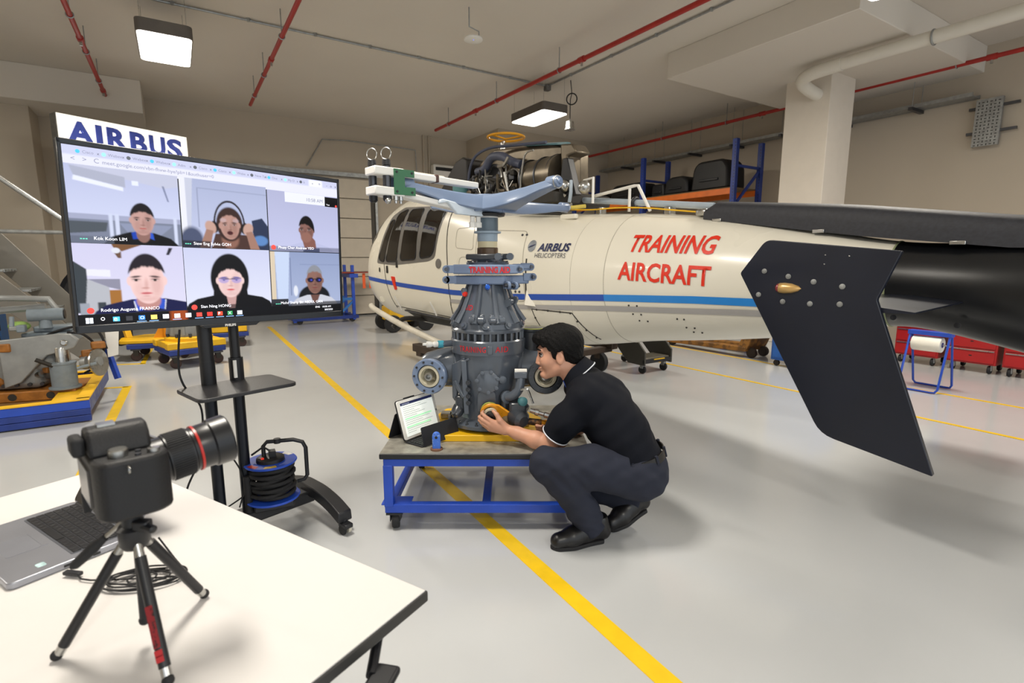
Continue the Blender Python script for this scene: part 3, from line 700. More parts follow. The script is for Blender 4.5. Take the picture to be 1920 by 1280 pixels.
for k in range(24):
    a = 2 * math.pi * k / 24
    MB().lathe([(.009, 0), (.009, .012), (.005, .013), (.005, .024), (0, .024)], 6, (.236 * math.cos(a), .236 * math.sin(a), .535 - Z0)).build('base_bolt', m_gbd, G)
def eye_lug(p, d, w=.03, r=.017, parent=G, m=None, hole=True):
    """clevis ear pointing along d"""
    m = m or m_gb; p = Vector(p); d = Vector(d).normalized()
    o = MB().lathe([(r, -w / 2), (r, w / 2)], 16, p, d.cross(V(0, 0, 1)).normalized() if abs(d.z) < .9 else V(1, 0, 0)).build('clevis', m, parent, bev=.002)
    return o
for a, z in ((-112, 1.155), (-98, 1.155), (-80, 1.155), (-66, 1.15)):
    d = V(math.cos(R(a)), math.sin(R(a)), 0)
    b = V(0, 0, z - Z0) + d * .2
    MB().box((0, 0, 0), (.024, .05, .06), M=Matrix.Translation(b - d * .015) @ rotz(R(a + 90))).build('ear_web', m_gb, G, bev=.006)
    lo = MB().lathe([(.02, -.016), (.02, .016)], 16, b + d * .012, d.cross(V(0, 0, 1))).lathe([(.026, 0), (.024, .012), (.0, .013)], 18, b + d * .004, d).build('ear', m_gb, G, bev=.002)
    MB().lathe([(.012, 0), (.012, .019), (.0, .019)], 12, b, d).build('ear_bush', m_steel, lo)
for a, z in ((-40, 1.24), (-18, 1.25), (-150, 1.3), (20, 1.24)):
    d = V(math.cos(R(a)), math.sin(R(a)), 0); rr = cone_r(z)
    MB().prism([(-.02, -.04), (.035, -.01), (.045, .02), (.03, .03), (-.02, .02)], .014, frame(d * rr + V(0, 0, z - Z0), d, y=(0, 0, 1))).lathe([(.016, -.011), (.016, .011)], 14, d * (rr + .03) + V(0, 0, z + .015 - Z0), d.cross(V(0, 0, 1))).build('side_lug', m_gb, G, bev=.002)
MB().lathe([(.016, 0), (.016, .02), (.011, .022), (.011, .035), (0, .035)], 6, (0.004, -.118, 1.335 - Z0), (0, -1, .25)).build('blue_plug', mat('anodised blue', '#2b62c8', .25, .4), G)
MB().lathe([(.014, 0), (.016, .012), (.012, .022), (0, .024)], 12, (-.125, -.075, 1.295 - Z0), (-.5, -1, 0)).build('red_plug', mat('red cap', '#e03428', .35), G)
MB().cyl((-.15, -.06, 1.3 - Z0), (-.12, -.06, 1.3 - Z0), .012).build('plug_stem', m_white, G)
MB().box((-.105, -.03, 1.385 - Z0), (.04, .05, .035)).build('cone_bracket', m_gbd, G, bev=.006)
# lettering
def wrap_text(s, size, rf, z, a0, parent, name, m, arc, sp=1.15):
    me = text_mesh(s, size, 0, .0007, 0, 'CENTER', space=sp)
    w_ = max(q.co.x for q in me.vertices) - min(q.co.x for q in me.vertices)
    for q in me.vertices: q.co.x *= arc / w_
    bm = bmesh.new(); bm.from_mesh(me); bmesh.ops.triangulate(bm, faces=bm.faces); bmesh.ops.subdivide_edges(bm, edges=[e for e in bm.edges if e.calc_length() > .012], cuts=2); bmesh.ops.triangulate(bm, faces=bm.faces); bm.to_mesh(me); bm.free()
    for q in me.vertices:
        zz = z + q.co.y; r = rf(zz) + .0018; a = R(a0) + q.co.x / rf(z)
        q.co = (r * math.cos(a), r * math.sin(a), zz - Z0)
    me.name = name; me.materials.clear(); me.materials.append(m)
    o = bpy.data.objects.new(name, me); COL.objects.link(o); o.parent = parent
wrap_text('TRAINING', .046, lambda z: .2265, .972, -112, G, 'lettering_training', m_textred, .17)
wrap_text('AID', .046, lambda z: .2265, .972, -67, G, 'lettering_aid', m_textred, .08)
wrap_text('G AID', .042, cone_r, 1.205, -142, G, 'lettering_aid', m_textred, .12)
MB().box((.02, -.226, .985 - Z0), (.03, .02, .05)).build('band_block', m_gb, G, bev=.004)
# inspection cover on the front
c0 = V(.004, -.215, .80 - Z0)
cv = MB().lathe([(.066, -.015), (.066, .008), (.06, .012), (0, .012)], 36, c0, (0, -1, .06)).build('round_cover', m_gb, G)
for k in range(7):
    a = 2 * math.pi * k / 7 + .3; q = c0 + V(.062 * math.cos(a), -.004, .062 * math.sin(a))
    MB().lathe([(.012, -.012), (.012, .012), (.006, .013), (.006, .018), (0, .018)], 10, q, (0, -1, .06)).build('cover_bolt', m_gb, cv)
q = c0 + V(.085, .015, .01); MB().lathe([(.022, -.02), (.022, .012), (.01, .014), (0, .014)], 14, q, (.3, -1, 0)).build('sight_boss', m_gb, G)
# ribs and bracket left of the cover
MB().prism([(0, 0), (.09, .05), (.09, .03), (.02, -.22), (0, -.2)], .02, frame((-.2, -.12, .885 - Z0), (.85, -.5, 0), y=(0, 0, 1))).build('web_plate', m_gb, G, bev=.004)
MB().bar((-.2, -.13, .87 - Z0), (-.1, -.19, .93 - Z0), .02, .012).bar((-.19, -.15, .79 - Z0), (-.135, -.19, .70 - Z0), .022, .022).bar((-.19, -.15, .79 - Z0), (-.19, -.14, .68 - Z0), .022, .022).bar((-.135, -.18, .92 - Z0), (-.12, -.19, .6 - Z0), .015, .03).build('side_bracket', m_gb, G, bev=.004)
for z in (.79, .75, .71, .67):
    MB().lathe([(.014, -.015), (.014, .012), (.007, .013), (.007, .02), (0, .02)], 8, (-.108, -.19, z - Z0), (-.2, -1, 0)).build('bracket_bolt', m_gbd, G)
MB().lathe([(.03, 0), (.038, .01), (.036, .05), (.02, .08), (0, .085)], 18, (-.165, -.13, .63 - Z0), (-.3, -.8, -.5)).build('pump_dome', m_gbd, G)
MB().box((-.16, -.15, .66 - Z0), (.06, .05, .09)).build('pump_block', m_gbd, G, bev=.015)
# engine inputs
def engine_input(sx):
    c = V(sx * .342, -.17, .82 - Z0); ax = V(sx * .12 - .12, -1, 0).normalized()
    h = MB()
    h.lathe([(.115, -.05), (.125, .05), (.118, .12), (.1, .2), (.08, .23)], 32, V(sx * .17, .02, .845 - Z0), V(sx, -.12, -.06))
    o = h.lathe([(.0, -.14), (.075, -.12), (.1, -.06), (.098, -.035)], 32, c, ax).build('input_housing', m_gb, G)
    MB().lathe([(.125, -.04), (.132, -.03), (.132, .02), (.125, .028)], 32, V(sx * .19, .02, .845 - Z0), V(sx, -.12, -.06)).build('input_collar', m_gb, G)
    MB().lathe([(.085, -.04), (.104, -.035), (.106, -.005), (.1, .003), (.07, .003), (.068, -.03), (.03, -.035)], 40, c, ax).build('input_flange', m_gbl if sx < 0 else m_gbd, o)
    MB().lathe([(.068, -.03), (.064, -.003), (.05, -.001), (.046, -.028), (.03, -.03)], 30, c, ax).build('seal_ring', mat('cream seal', '#cbc3ab', .4), o)
    MB().lathe([(.045, -.03), (.03, -.012), (.024, .006), (.014, .008), (.012, -.02), (0, -.02)], 24, c, ax).build('drive_spline', m_steel, o)
    F = axis_frame(c, ax)
    for k in range(10):
        a = 2 * math.pi * k / 10
        MB().cyl(F @ V(.088 * math.cos(a), .088 * math.sin(a), 0), F @ V(.088 * math.cos(a), .088 * math.sin(a), .008), .007, n=6).build('flange_stud', m_dsteel, o)
engine_input(-1); engine_input(1)
# filter canister, elbow, sensor plugs
MB().lathe([(.058, .9), (.066, .93), (.072, 1.06), (.08, 1.07), (.08, 1.085), (.0, 1.09)], 28, (.27, .03, -Z0)).build('oil_filter', m_gbd, G)
MB().torus((.27, .03, 1.083 - Z0), (0, 0, 1), .079, .003, 28, 6).build('filter_seal', mat('yellow sealant', '#a9b04c', .6), G)
MB().tube(spline([(.12, -.2, .705 - Z0), (.15, -.22, .72 - Z0), (.185, -.23, .76 - Z0), (.195, -.22, .83 - Z0)], 6), .027, 14).build('elbow_pipe', m_gb, G)
MB().lathe([(.038, 0), (.038, .02), (.02, .022)], 18, (.11, -.19, .705 - Z0), (.5, -1, .1)).build('elbow_flange', m_gb, G)
MB().box((.195, -.22, .845 - Z0), (.075, .055, .04)).build('connector_block', m_gb, G, bev=.006)
MB().box((.195, -.22, .869 - Z0), (.07, .05, .008)).build('connector_cap', m_white, G)
MB().tube([(-.22, -.06, 1.0 - Z0), (-.27, -.09, 1.0 - Z0)], .02, 12).build('sensor_body', m_gb, G)
MB().lathe([(.022, 0), (.022, .03), (.014, .032)], 10, (-.265, -.085, 1.0 - Z0), (-1, -.5, .02)).build('teal_nut', mat('teal nut', '#3f9cb0', .35), G)
MB().lathe([(.016, 0), (.018, .02), (.012, .03), (.018, .045), (.018, .065), (.008, .07), (.008, .09)], 12, (-.295, -.1, 1.0 - Z0), (-1, -.5, .08)).build('sensor_plug', m_white, G)
# hydraulic pump cluster low on the right
MB().box((.18, -.2, .62 - Z0), (.1, .12, .13)).cyl((.12, -.16, .7 - Z0), (.23, -.24, .64 - Z0), .032, n=18).build('hydraulic_block', m_gbd, G, bev=.015)
MB().lathe([(.05, 0), (.055, .02), (.05, .08), (.03, .1), (0, .1)], 20, (.16, -.22, .6 - Z0), (.5, -.8, -.1)).build('hydraulic_pump', m_gbd, G)
MB().box((.1, -.19, .665 - Z0), (.035, .05, .14)).build('pump_arm', m_gbd, G, bev=.012)
MB().lathe([(.02, 0), (.026, .005), (.026, .03), (.018, .034), (0, .034)], 16, (.2, -.27, .7 - Z0), (.3, -1, .2)).build('teal_cap', mat('teal cap', '#3c6f74', .4), G)
MB().tube(spline([(.195, -.28, .77 - Z0), (.23, -.29, .775 - Z0), (.25, -.28, .73 - Z0), (.265, -.28, .69 - Z0)], 6), .006, 8).build('steel_line', m_steel, G)
MB().lathe([(.014, 0), (.014, .03), (.02, .032), (.02, .05), (.012, .052), (.012, .08), (.018, .085), (.018, .11), (0, .11)], 10, (.25, -.26, .645 - Z0), (1, -.2, -.25)).build('hose_union', m_steel, G)
MB().lathe([(.03, 0), (.03, .02), (0, .022)], 12, (.11, -.225, .575 - Z0), (.2, -1, 0)).build('drain_valve', mat('bronze', '#85765a', .4, .6), G)
# bottom output boss carrying the shaft end the man holds
MB().prism(round_poly([Vector(p) for p in [(-.06, -.05), (.06, -.05), (.05, .07), (.02, .09), (-.035, .09), (-.055, .06)]], .015), .03, frame((.0, -.17, .665 - Z0), (1, 0, 0), y=(0, -.1, 1))).build('output_flange', m_gb, G, bev=.005)
MB().lathe([(.05, 0), (.046, .03), (.04, .06)], 24, (.016, -.18, .63 - Z0), (.05, -1, -.25)).build('output_boss', m_gbd, G)
MB().torus((.016, -.205, .63 - Z0), (.05, -1, -.25), .047, .006, 24, 6).build('boss_sealant', MATS['yellow sealant'], G)
MB().lathe([(.04, -.02), (.04, .005), (.03, .008), (.026, .0)], 24, (.022, -.245, .614 - Z0), (.05, -1, -.25)).build('cream_seal', MATS['cream seal'], G)
MB().lathe([(.028, -.02), (.028, .03), (.01, .032), (.009, .01), (0, .01)], 24, (.023, -.25, .612 - Z0), (.05, -1, -.25)).build('shaft_end', m_dsteel, G)
# ---- swash plates with clevis arms
def swash(z, h, poly, name, m):
    return MB().prism(round_poly([Vector(p) for p in poly], .02), h, Matrix.Translation((0, 0, z - Z0))).build(name, m, G, bev=.008)
sp1 = swash(1.352, .05, [(-.2, -.07), (-.06, -.12), (.1, -.13), (.14, -.06), (.25, .0), (.24, .05), (.1, .12), (-.1, .12), (-.2, .0)], 'lower_swash_plate', m_gbl)
sp2 = swash(1.412, .055, [(-.2, -.1), (-.1, -.15), (.09, -.15), (.17, -.09), (.19, .02), (.1, .13), (-.1, .13), (-.19, .04)], 'upper_swash_plate', m_gbl)
def arm_tip(p, d, z, parent):
    d = Vector(d).normalized(); p = Vector((*p, z - Z0)); s = d.cross(V(0, 0, 1))
    for k in (-1, 1):
        MB().bar(p - d * .06 + V(0, 0, k * .0), p, .014, .045).lathe([(.023, -.007), (.023, .007)], 16, p, s).build('fork_ear', m_gbl, parent, bev=.002) if k < 0 else None
    MB().lathe([(.011, -.026), (.011, .026)], 12, p, s).build('fork_pin', m_dsteel, parent)
for p, d, z, P in (((-.235, -.1), (-1, -.1, 0), 1.44, sp2), ((-.24, -.07), (-1, 0, 0), 1.378, sp1), ((.19, -.11), (1, .2, 0), 1.44, sp2), ((.255, -.02), (1, .3, 0), 1.452, sp2), ((.27, .0), (1, .3, 0), 1.392, sp1), ((.125, -.145), (.5, -1, 0), 1.35, sp1), ((.165, -.12), (.8, -1, 0), 1.345, sp1)):
    arm_tip(p, d, z, P)
MB().bar((.15, -.05, 1.455 - Z0), (.25, -.02, 1.455 - Z0), .04, .03).build('swash_arm', m_gbl, sp2, bev=.006)
text('lettering_training_aid', 'TRAINING AID', .047, m_textred, sp2, frame((-.1, -.1517, 1.421 - Z0), (1, 0, 0), y=(0, 0, 1)), .0005, bold=.002, fit=.235)
MB().lathe(L([(.1, 1.462), (.125, 1.466), (.128, 1.478), (.1, 1.484), (.095, 1.5)]), 36).build('swash_ring', m_gb, G)
for k in range(12):
    a = 2 * math.pi * k / 12
    MB().cyl((.115 * math.cos(a), .115 * math.sin(a), 1.478 - Z0), (.115 * math.cos(a), .115 * math.sin(a), 1.488 - Z0), .007, n=6).build('ring_bolt', m_dsteel, G)
dv = MB().bar((-.12, -.09, 1.51 - Z0), (.06, -.13, 1.512 - Z0), .03, .032).build('drive_link', m_gbd, G, bev=.008)
MB().lathe([(.02, -.02), (.02, .02)], 16, (.068, -.13, 1.512 - Z0), (.2, 1, 0)).build('link_eye', m_gb, dv)
dv = MB().bar((.06, -.03, 1.51 - Z0), (.13, -.04, 1.512 - Z0), .035, .035).build('drive_link', m_gbd, G, bev=.008)
MB().lathe([(.021, -.022), (.021, .022)], 16, (.135, -.045, 1.512 - Z0), (.1, 1, 0)).build('link_eye', m_gb, dv)
# ---- mast
MB().lathe(L([(.062, 1.49), (.062, 1.56), (.058, 1.565)]), 32).build('mast_brown', mat('brown mast coat', '#5d4a38', .35, .3), G)
MB().lathe(L([(.058, 1.56), (.058, 1.60)]), 32).build('mast_cream', mat('cream mast coat', '#d3c8a4', .4), G)
MB().lathe(L([(.06, 1.6), (.06, 1.66)]), 32).build('mast_lower', mat('pale blue mast', '#93a4b2', .35), G)
MB().lathe(L([(.06, 1.645), (.08, 1.648), (.08, 1.658), (.06, 1.662)]), 32).build('mast_flange', MATS['pale blue mast'], G)
MB().lathe(L([(.063, 1.66), (.063, 1.745)]), 32).build('mast_upper', mat('slate mast', '#5d6d78', .4, var=.2), G)
MB().lathe(L([(.063, 1.735), (.064, 1.75), (.06, 1.752)]), 32).build('mast_white_band', m_white, G)
MB().lathe(L([(.06, 1.742), (.1, 1.745), (.105, 1.757), (.095, 1.768), (.07, 1.77), (.07, 1.82)]), 36).build('black_collar', m_black, G)
for k in range(10):
    a = 2 * math.pi * k / 10
    MB().bar((.082 * math.cos(a), .082 * math.sin(a), 1.77 - Z0), (.082 * math.cos(a), .082 * math.sin(a), 1.812 - Z0), .02, .014).build('collar_stud', m_black, G)
MB().lathe(L([(.07, 1.808), (.11, 1.81), (.115, 1.822), (.1, 1.83), (.09, 1.84)]), 36).build('hub_foot', m_gbl, G)

# ---------------------------------------------------------------- implicit surfaces (smooth unions), used for cast and living shapes
class SDF:
    def __init__(s, lo, hi, h):
        s.lo = np.array(lo, float); s.h = h
        s.n = np.ceil((np.array(hi) - s.lo) / h).astype(int) + 1
        s.D = np.full(s.n, 1., np.float32)
    def _reg(s, lo, hi, pad):
        a = np.clip(np.floor((np.array(lo) - pad - s.lo) / s.h).astype(int), 0, s.n); b = np.clip(np.ceil((np.array(hi) + pad - s.lo) / s.h).astype(int) + 1, 0, s.n)
        sl = tuple(slice(i, j) for i, j in zip(a, b))
        ax = [s.lo[i] + np.arange(a[i], b[i]) * s.h for i in range(3)]
        return sl, np.meshgrid(*[x.astype(np.float32) for x in ax], indexing='ij', sparse=True)
    def mix(s, sl, d, k, sub=False):
        D = s.D[sl]
        if d.size == 0: return
        if sub:
            h = np.clip(.5 - .5 * (D + d) / k, 0, 1); s.D[sl] = D * (1 - h) - d * h + k * h * (1 - h)
        else:
            h = np.clip(.5 + .5 * (d - D) / k, 0, 1); s.D[sl] = d * (1 - h) + D * h - k * h * (1 - h)
    def cap(s, a, b, ra, rb=None, k=.01, sub=False):
        rb = ra if rb is None else rb
        a = np.array(a, float); b = np.array(b, float); m = max(ra, rb)
        sl, (X, Y, Z) = s._reg(np.minimum(a, b), np.maximum(a, b), m + k + 4 * s.h)
        e = b - a; L2 = max(float(e @ e), 1e-9)
        t = np.clip(((X - a[0]) * e[0] + (Y - a[1]) * e[1] + (Z - a[2]) * e[2]) / L2, 0, 1)
        d = np.sqrt((X - a[0] - t * e[0]) ** 2 + (Y - a[1] - t * e[1]) ** 2 + (Z - a[2] - t * e[2]) ** 2) - (ra + (rb - ra) * t)
        s.mix(sl, d, k, sub); return s
    def chain(s, pts, rs, k=.01):
        for i in range(len(pts) - 1): s.cap(pts[i], pts[i + 1], rs[i], rs[i + 1], k)
        return s
    def ell(s, c, r, k=.01, M=None, sub=False):
        """ellipsoid with radii r; M = 3x3 whose columns are its axes"""
        c = np.array(c, float); r = np.array(r, float); m = r.max()
        sl, (X, Y, Z) = s._reg(c - m, c + m, k + 4 * s.h)
        X = X - c[0]; Y = Y - c[1]; Z = Z - c[2]
        if M is not None:
            A = np.array(M.to_3x3()) if isinstance(M, Matrix) else np.array(M)
            X, Y, Z = (X * A[0, i] + Y * A[1, i] + Z * A[2, i] for i in range(3))
        k0 = np.sqrt((X / r[0]) ** 2 + (Y / r[1]) ** 2 + (Z / r[2]) ** 2); k1 = np.sqrt((X / r[0] ** 2) ** 2 + (Y / r[1] ** 2) ** 2 + (Z / r[2] ** 2) ** 2)
        s.mix(sl, (k0 * (k0 - 1) / np.maximum(k1, 1e-6)).astype(np.float32), k, sub); return s
    def func(s, f):
        X, Y, Z = np.meshgrid(*[(s.lo[i] + np.arange(s.n[i]) * s.h).astype(np.float32) for i in range(3)], indexing='ij', sparse=True)
        s.D = f(s.D, X, Y, Z).astype(np.float32); return s
    def build(s, name, m, parent=None, it=0, M=None):
        import openvdb
        g = openvdb.FloatGrid(1.0); g.copyFromArray(np.ascontiguousarray(s.D)); p, q = g.convertToQuads(isovalue=0.)
        p = p * s.h + s.lo
        a, b, c = p[q[:, 0]], p[q[:, 1]], p[q[:, 2]]
        if float((np.cross(b - a, c - a) * (a - p.mean(0))).sum()) < 0: q = q[:, ::-1]
        me = bpy.data.meshes.new(name)
        me.vertices.add(len(p)); me.vertices.foreach_set('co', p.astype(np.float32).ravel())
        me.loops.add(q.size); me.loops.foreach_set('vertex_index', q.astype(np.int32).ravel())
        me.polygons.add(len(q)); me.polygons.foreach_set('loop_start', np.arange(0, q.size, 4, dtype=np.int32)); me.polygons.foreach_set('loop_total', np.full(len(q), 4, np.int32))
        me.polygons.foreach_set('use_smooth', [True] * len(q)); me.update(calc_edges=True); me.validate()
        me.materials.append(m)
        if M is not None: me.transform(M)
        o = bpy.data.objects.new(name, me); COL.objects.link(o)
        if parent is not None: o.parent = parent
        if it:
            sm = o.modifiers.new('smooth', 'SMOOTH'); sm.factor = .5; sm.iterations = it
        return o
# ---- four-armed star hub
ARMS = [(-50, .575, 1.88), (40, .66, 1.835), (220, .55, 1.88), (130, .58, 1.85)]
tips = []
hub = MB().lathe([(0, .0), (.1, .0), (.13, .02), (.135, .05), (.12, .07), (.05, .078), (0, .06)], 40, (0, 0, 1.79 - Z0)).build('star_hub', m_gbl, G)
for a, l, z in ARMS:
    d = V(math.cos(R(a)), math.sin(R(a)), 0); n = V(-d.y, d.x, 0); zt = z - Z0; zh = 1.845 - Z0
    vs = []; fs = []; sec = [(0., .15, .085), (.16, .135, .085), (.3, .092, .08), (.45, .062, .072), (.65, .046, .06), (.85, .04, .046), (1., .03, .042)]
    for f, w, h in sec:
        zc = zh + (zt + .018 - zh) * f
        for sy, sz in ((-1, -1), (-.92, -.25), (-.8, 0), (.8, 0), (.92, -.25), (1, -1)): vs.append(tuple(d * (l * f) + n * (w * sy) + V(0, 0, zc + h * sz - .006 * math.sin(math.pi * f))))
    for i in range(len(sec) - 1):
        for k in range(6): fs.append((i * 6 + k, (i + 1) * 6 + k, (i + 1) * 6 + (k + 1) % 6, i * 6 + (k + 1) % 6))
    fs += [tuple(range(6)), tuple(reversed([(len(sec) - 1) * 6 + k for k in range(6)]))]
    MB().add(vs, fs).build('hub_arm', m_gbl, hub, bev=.007, smooth=50)
    tips.append((d * l + V(0, 0, z - 1.79), d))
for p, d in tips:
    p = Vector(p) + V(0, 0, 1.79 - Z0); d = Vector(d)
    MB().lathe([(.026, -.06), (.032, -.055), (.033, .0), (.026, .012), (.026, .018), (.014, .02), (.012, .03), (0, .03)], 20, p, d).build('arm_end', m_gbl, hub)
    MB().torus(p + d * .005, d, .03, .004, 20, 6).build('end_ring', m_steel, hub)
# ---- white blade sleeve on the front-left arm
d = V(math.cos(R(220)), math.sin(R(220)), 0); n = V(-d.y, d.x, 0)
def on(l, w, z): return d * l + n * w + V(0, 0, z - Z0)
sl = G
def plate(name, la, za, lb, zb, wa, wb, th, m=m_white):
    return MB().add([tuple(on(l, s * w, z + e)) for l, z, w in ((la, za, wa), (lb, zb, wb)) for s in (-1, 1) for e in (-th / 2, th / 2)],
                    [(0, 2, 3, 1), (4, 5, 7, 6), (0, 1, 5, 4), (2, 6, 7, 3), (0, 4, 6, 2), (1, 3, 7, 5)]).build(name, m, G, bev=.006)
plate('sleeve_plate', .08, 1.912, .6, 1.927, .028, .035, .032)
plate('sleeve_plate', .1, 1.765, .6, 1.83, .035, .04, .03)
plate('sleeve_spacer', .3, 1.936, .58, 1.943, .02, .026, .012, mat('worn white', '#cfcabf', .5))
plate('sleeve_clevis', .57, 1.927, .73, 1.93, .062, .055, .04)
plate('sleeve_clevis', .57, 1.83, .73, 1.835, .062, .055, .042)
for l, w in ((.70, -.03), (.655, .035)):
    pn = MB().cyl(on(l, w, 1.81), on(l, w, 1.955), .02, n=18).build('blade_pin', m_dsteel, G)
    MB().lathe([(.016, 0), (.022, .004), (.02, .03), (0, .03)], 16, on(l, w, 1.955), (0, 0, 1)).build('pin_cap', m_black, pn)
    MB().lathe([(.022, 0), (.022, -.02), (.012, -.03), (0, -.03)], 14, on(l, w, 1.81), (0, 0, 1)).build('pin_nut', m_black, pn)
    MB().torus(on(l, w, 2.015), (.3, 1, 0), .028, .0025, 24, 6).build('pull_ring', m_steel, pn)
for l, w in ((.59, .05), (.62, .055)): MB().lathe([(.012, 0), (.012, -.02), (.007, -.022), (.007, -.035), (0, -.035)], 8, on(l, w, 1.81), (0, 0, 1)).build('sleeve_bolt', m_steel, G)
MB().ball(on(.66, .05, 1.785), .016, 12, 8).build('balance_weight', m_steel, G)
gp = MB().prism([(-.07, -.06), (.05, -.06), (.05, -.02), (-.01, -.02), (-.01, .03), (.045, .03), (.045, .065), (-.07, .065)], .006, frame(on(.56, .058, 1.878), -d, y=(0, 0, 1)))
gpo = gp.build('green_plate', mat('green bracket paint', '#2f6b47', .45, var=.1), G, bev=.001)
for q in ((-.055, .05), (-.055, -.045), (.03, -.045), (.03, .05)):
    MB().lathe([(.006, 0), (.006, .004), (0, .004)], 8, on(.56, .064, 1.878) + (-d) * q[0] + V(0, 0, q[1]), n).build('rivet', m_black, gpo)
MB().box(on(.6, -.02, 1.878), (.06, .05, .09), rz=R(40)).build('sleeve_bearing', m_gbl, G, bev=.01)
plate('sleeve_joint', .345, 1.923, .37, 1.924, .033, .033, .04, mat('rust joint', '#4a2f2a', .5))
MB().prism([(0, .02), (.05, .03), (.11, -.03), (.28, -.035), (.3, -.02), (.3, .005), (.02, .045), (0, .04)], .03, frame(on(.36, .03, 1.772), -d, y=(0, 0, 1))).build('pitch_horn', mat('pale blue white', '#d3dde6', .35), G, bev=.005)
for l in (.1, .14): MB().lathe([(.014, 0), (.014, -.03), (.02, -.032), (.02, -.06), (0, -.06)], 6, on(l, .045, 1.735), (0, 0, 1)).build('horn_bolt', m_white, G)
MB().prism([(-.02, 0), (.025, 0), (.01, .08), (-.005, .08)], .02, frame(on(.09, .07, 1.77), (1, 0, 0), y=(0, 0, 1))).build('droop_stop', MATS['pale blue white'], G, bev=.003)
# ---------------------------------------------------------------- mobile screen stand
m_pole = mat('black anodised tube', '#1b1f27', .3, .5)
TVA = math.atan2(.76, .65)
t = thing('screen_stand', 'black mobile screen stand with two poles, a shelf and curved feet', 'stand', (-1.4565, 2.608, 0), TVA)
for x in (-.085, .05):
    MB().cyl((x, 0, .14), (x, 0, 1.0), .028, n=24).build('pole', m_pole, t)
    MB().cyl((x, 0, .88), (x, 0, 1.7), .033 if x < 0 else .024, n=24).build('upper_pole', m_black, t)
    MB().cyl((x, 0, .84), (x, 0, 1.0), .034, n=24).build('pole_sleeve', m_black, t)
MB().prism(round_poly([Vector(p) for p in [(-.235, -.3), (.225, -.3), (.22, .0), (.09, .02), (-.12, .02), (-.235, .0)]], [.04, .04, .03, .02, .02, .03]), .018, Matrix.Translation((0, 0, .865))).build('shelf', mat('black textured shelf', '#232326', .38, bump=.2, bscale=200), t, bev=.004)
MB().box((-.02, 0, .13), (.86, .1, .07)).build('base_bar', m_black, t, bev=.012)
for x in (-.12, .25): MB().cyl((x, -.051, .13), (x, .051, .13), .022, n=16).build('bar_hole', m_rubber, t)
for sx in (-.43, .41):
    P = [(sx, .34, .1), (sx, .25, .13), (sx, .1, .165), (sx, 0, .17), (sx, -.12, .165), (sx, -.25, .14), (sx, -.36, .1)]
    Q = spline(P, 5); b = MB(); vs = []; fs = []
    for i, q in enumerate(Q):
        for dx, dz in ((-.045, -.03), (.045, -.03), (.04, .03), (-.04, .03)): vs.append((q.x + dx, q.y, q.z + dz))
    for i in range(len(Q) - 1):
        for k in range(4): fs.append((i * 4 + k, i * 4 + (k + 1) % 4, (i + 1) * 4 + (k + 1) % 4, (i + 1) * 4 + k))
    fs += [(0, 3, 2, 1), tuple((len(Q) - 1) * 4 + k for k in range(4))]
    MB().add(vs, [f[::-1] for f in fs]).build('foot', m_black, t, bev=.008)
    for y in (-.34, .32):
        c = MB().cyl((sx, y, .055), (sx, y, .085), .022).box((sx, y - .02, .055), (.05, .075, .025)).build('caster', m_black, t, bev=.006)
        for dx in (-.016, .016): MB().lathe([(.008, -.009), (.026, -.009), (.03, -.004), (.03, .004), (.026, .009), (.008, .009)], 20, (sx + dx, y - .015, .03), (1, 0, 0)).build('wheel', mat('cream wheel', '#cfc9b8', .4) if dx > 0 else m_rubber, c)
MB().box((-.02, -.03, 1.5), (.5, .04, .3)).build('screen_bracket', m_black, t, bev=.01)
MB().tube(spline([(-.2, -.03, 1.17), (-.21, .0, 1.0), (-.2, -.01, .9), (-.12, .03, .75), (-.14, .06, .5), (-.2, .1, .3), (-.05, .08, .18)], 8), .005, 8).build('cable', m_rubber, t)
MB().tube(spline([(-.03, .0, .52), (.02, -.02, .4), (.03, -.02, .3), (.0, -.02, .2)], 8), .004, 8).build('cable', m_rubber, t)
MB().tube(spline([(-.06, .02, .2), (.02, -.03, .26), (.04, -.04, .3)], 6), .004, 8).build('cable', m_rubber, t)
MB().box((.03, -.035, .945), (.014, .01, .09)).build('level_tag', m_white, t)

# ---------------------------------------------------------------- the screen and its picture
tv = thing('television', 'large flat screen showing a six person video call in a browser window', 'television', (-1.4565, 2.608, 0), TVA)
tv.rotation_euler = (0, R(1.2), TVA); tv.location = (-1.4565 - .016, 2.608 - .02, .0)
TW, THh = 1.19, .715; TX0, TZ1 = -.573, 1.932; TY = -.083
MB().box((.022, -.05, 1.571), (1.218, .05, .768)).build('housing', m_black, tv, bev=.006)
for c_, d_ in (((.022, -.078, 1.9435), (1.218, .012, .021)), ((.022, -.078, 1.2005), (1.218, .012, .033)), ((-.58, -.078, 1.571), (.014, .012, .766)), ((.624, -.078, 1.571), (.014, .012, .766))):
    MB().box(c_, d_).build('bezel', mat('bezel gloss', '#16181c', .2), tv, bev=.003)
lp = MB().prism([(-.13, 0), (.15, 0), (.13, -.016), (-.11, -.016)], .02, frame((.0, -.07, 1.186), (1, 0, 0), y=(0, 0, 1))).build('logo_bar', m_black, tv, bev=.002)
text('logo_philips', 'PHILIPS', .016, m_white, lp, frame((-.02, -.0905, 1.1735), (1, 0, 0), y=(0, 0, 1)), .0003, bold=.0006)
scr = MB().box((TX0 + TW / 2, -.0765, TZ1 - THh / 2), (TW, .006, THh)).build('screen', mat('screen glass', '#08090c', .12), tv)
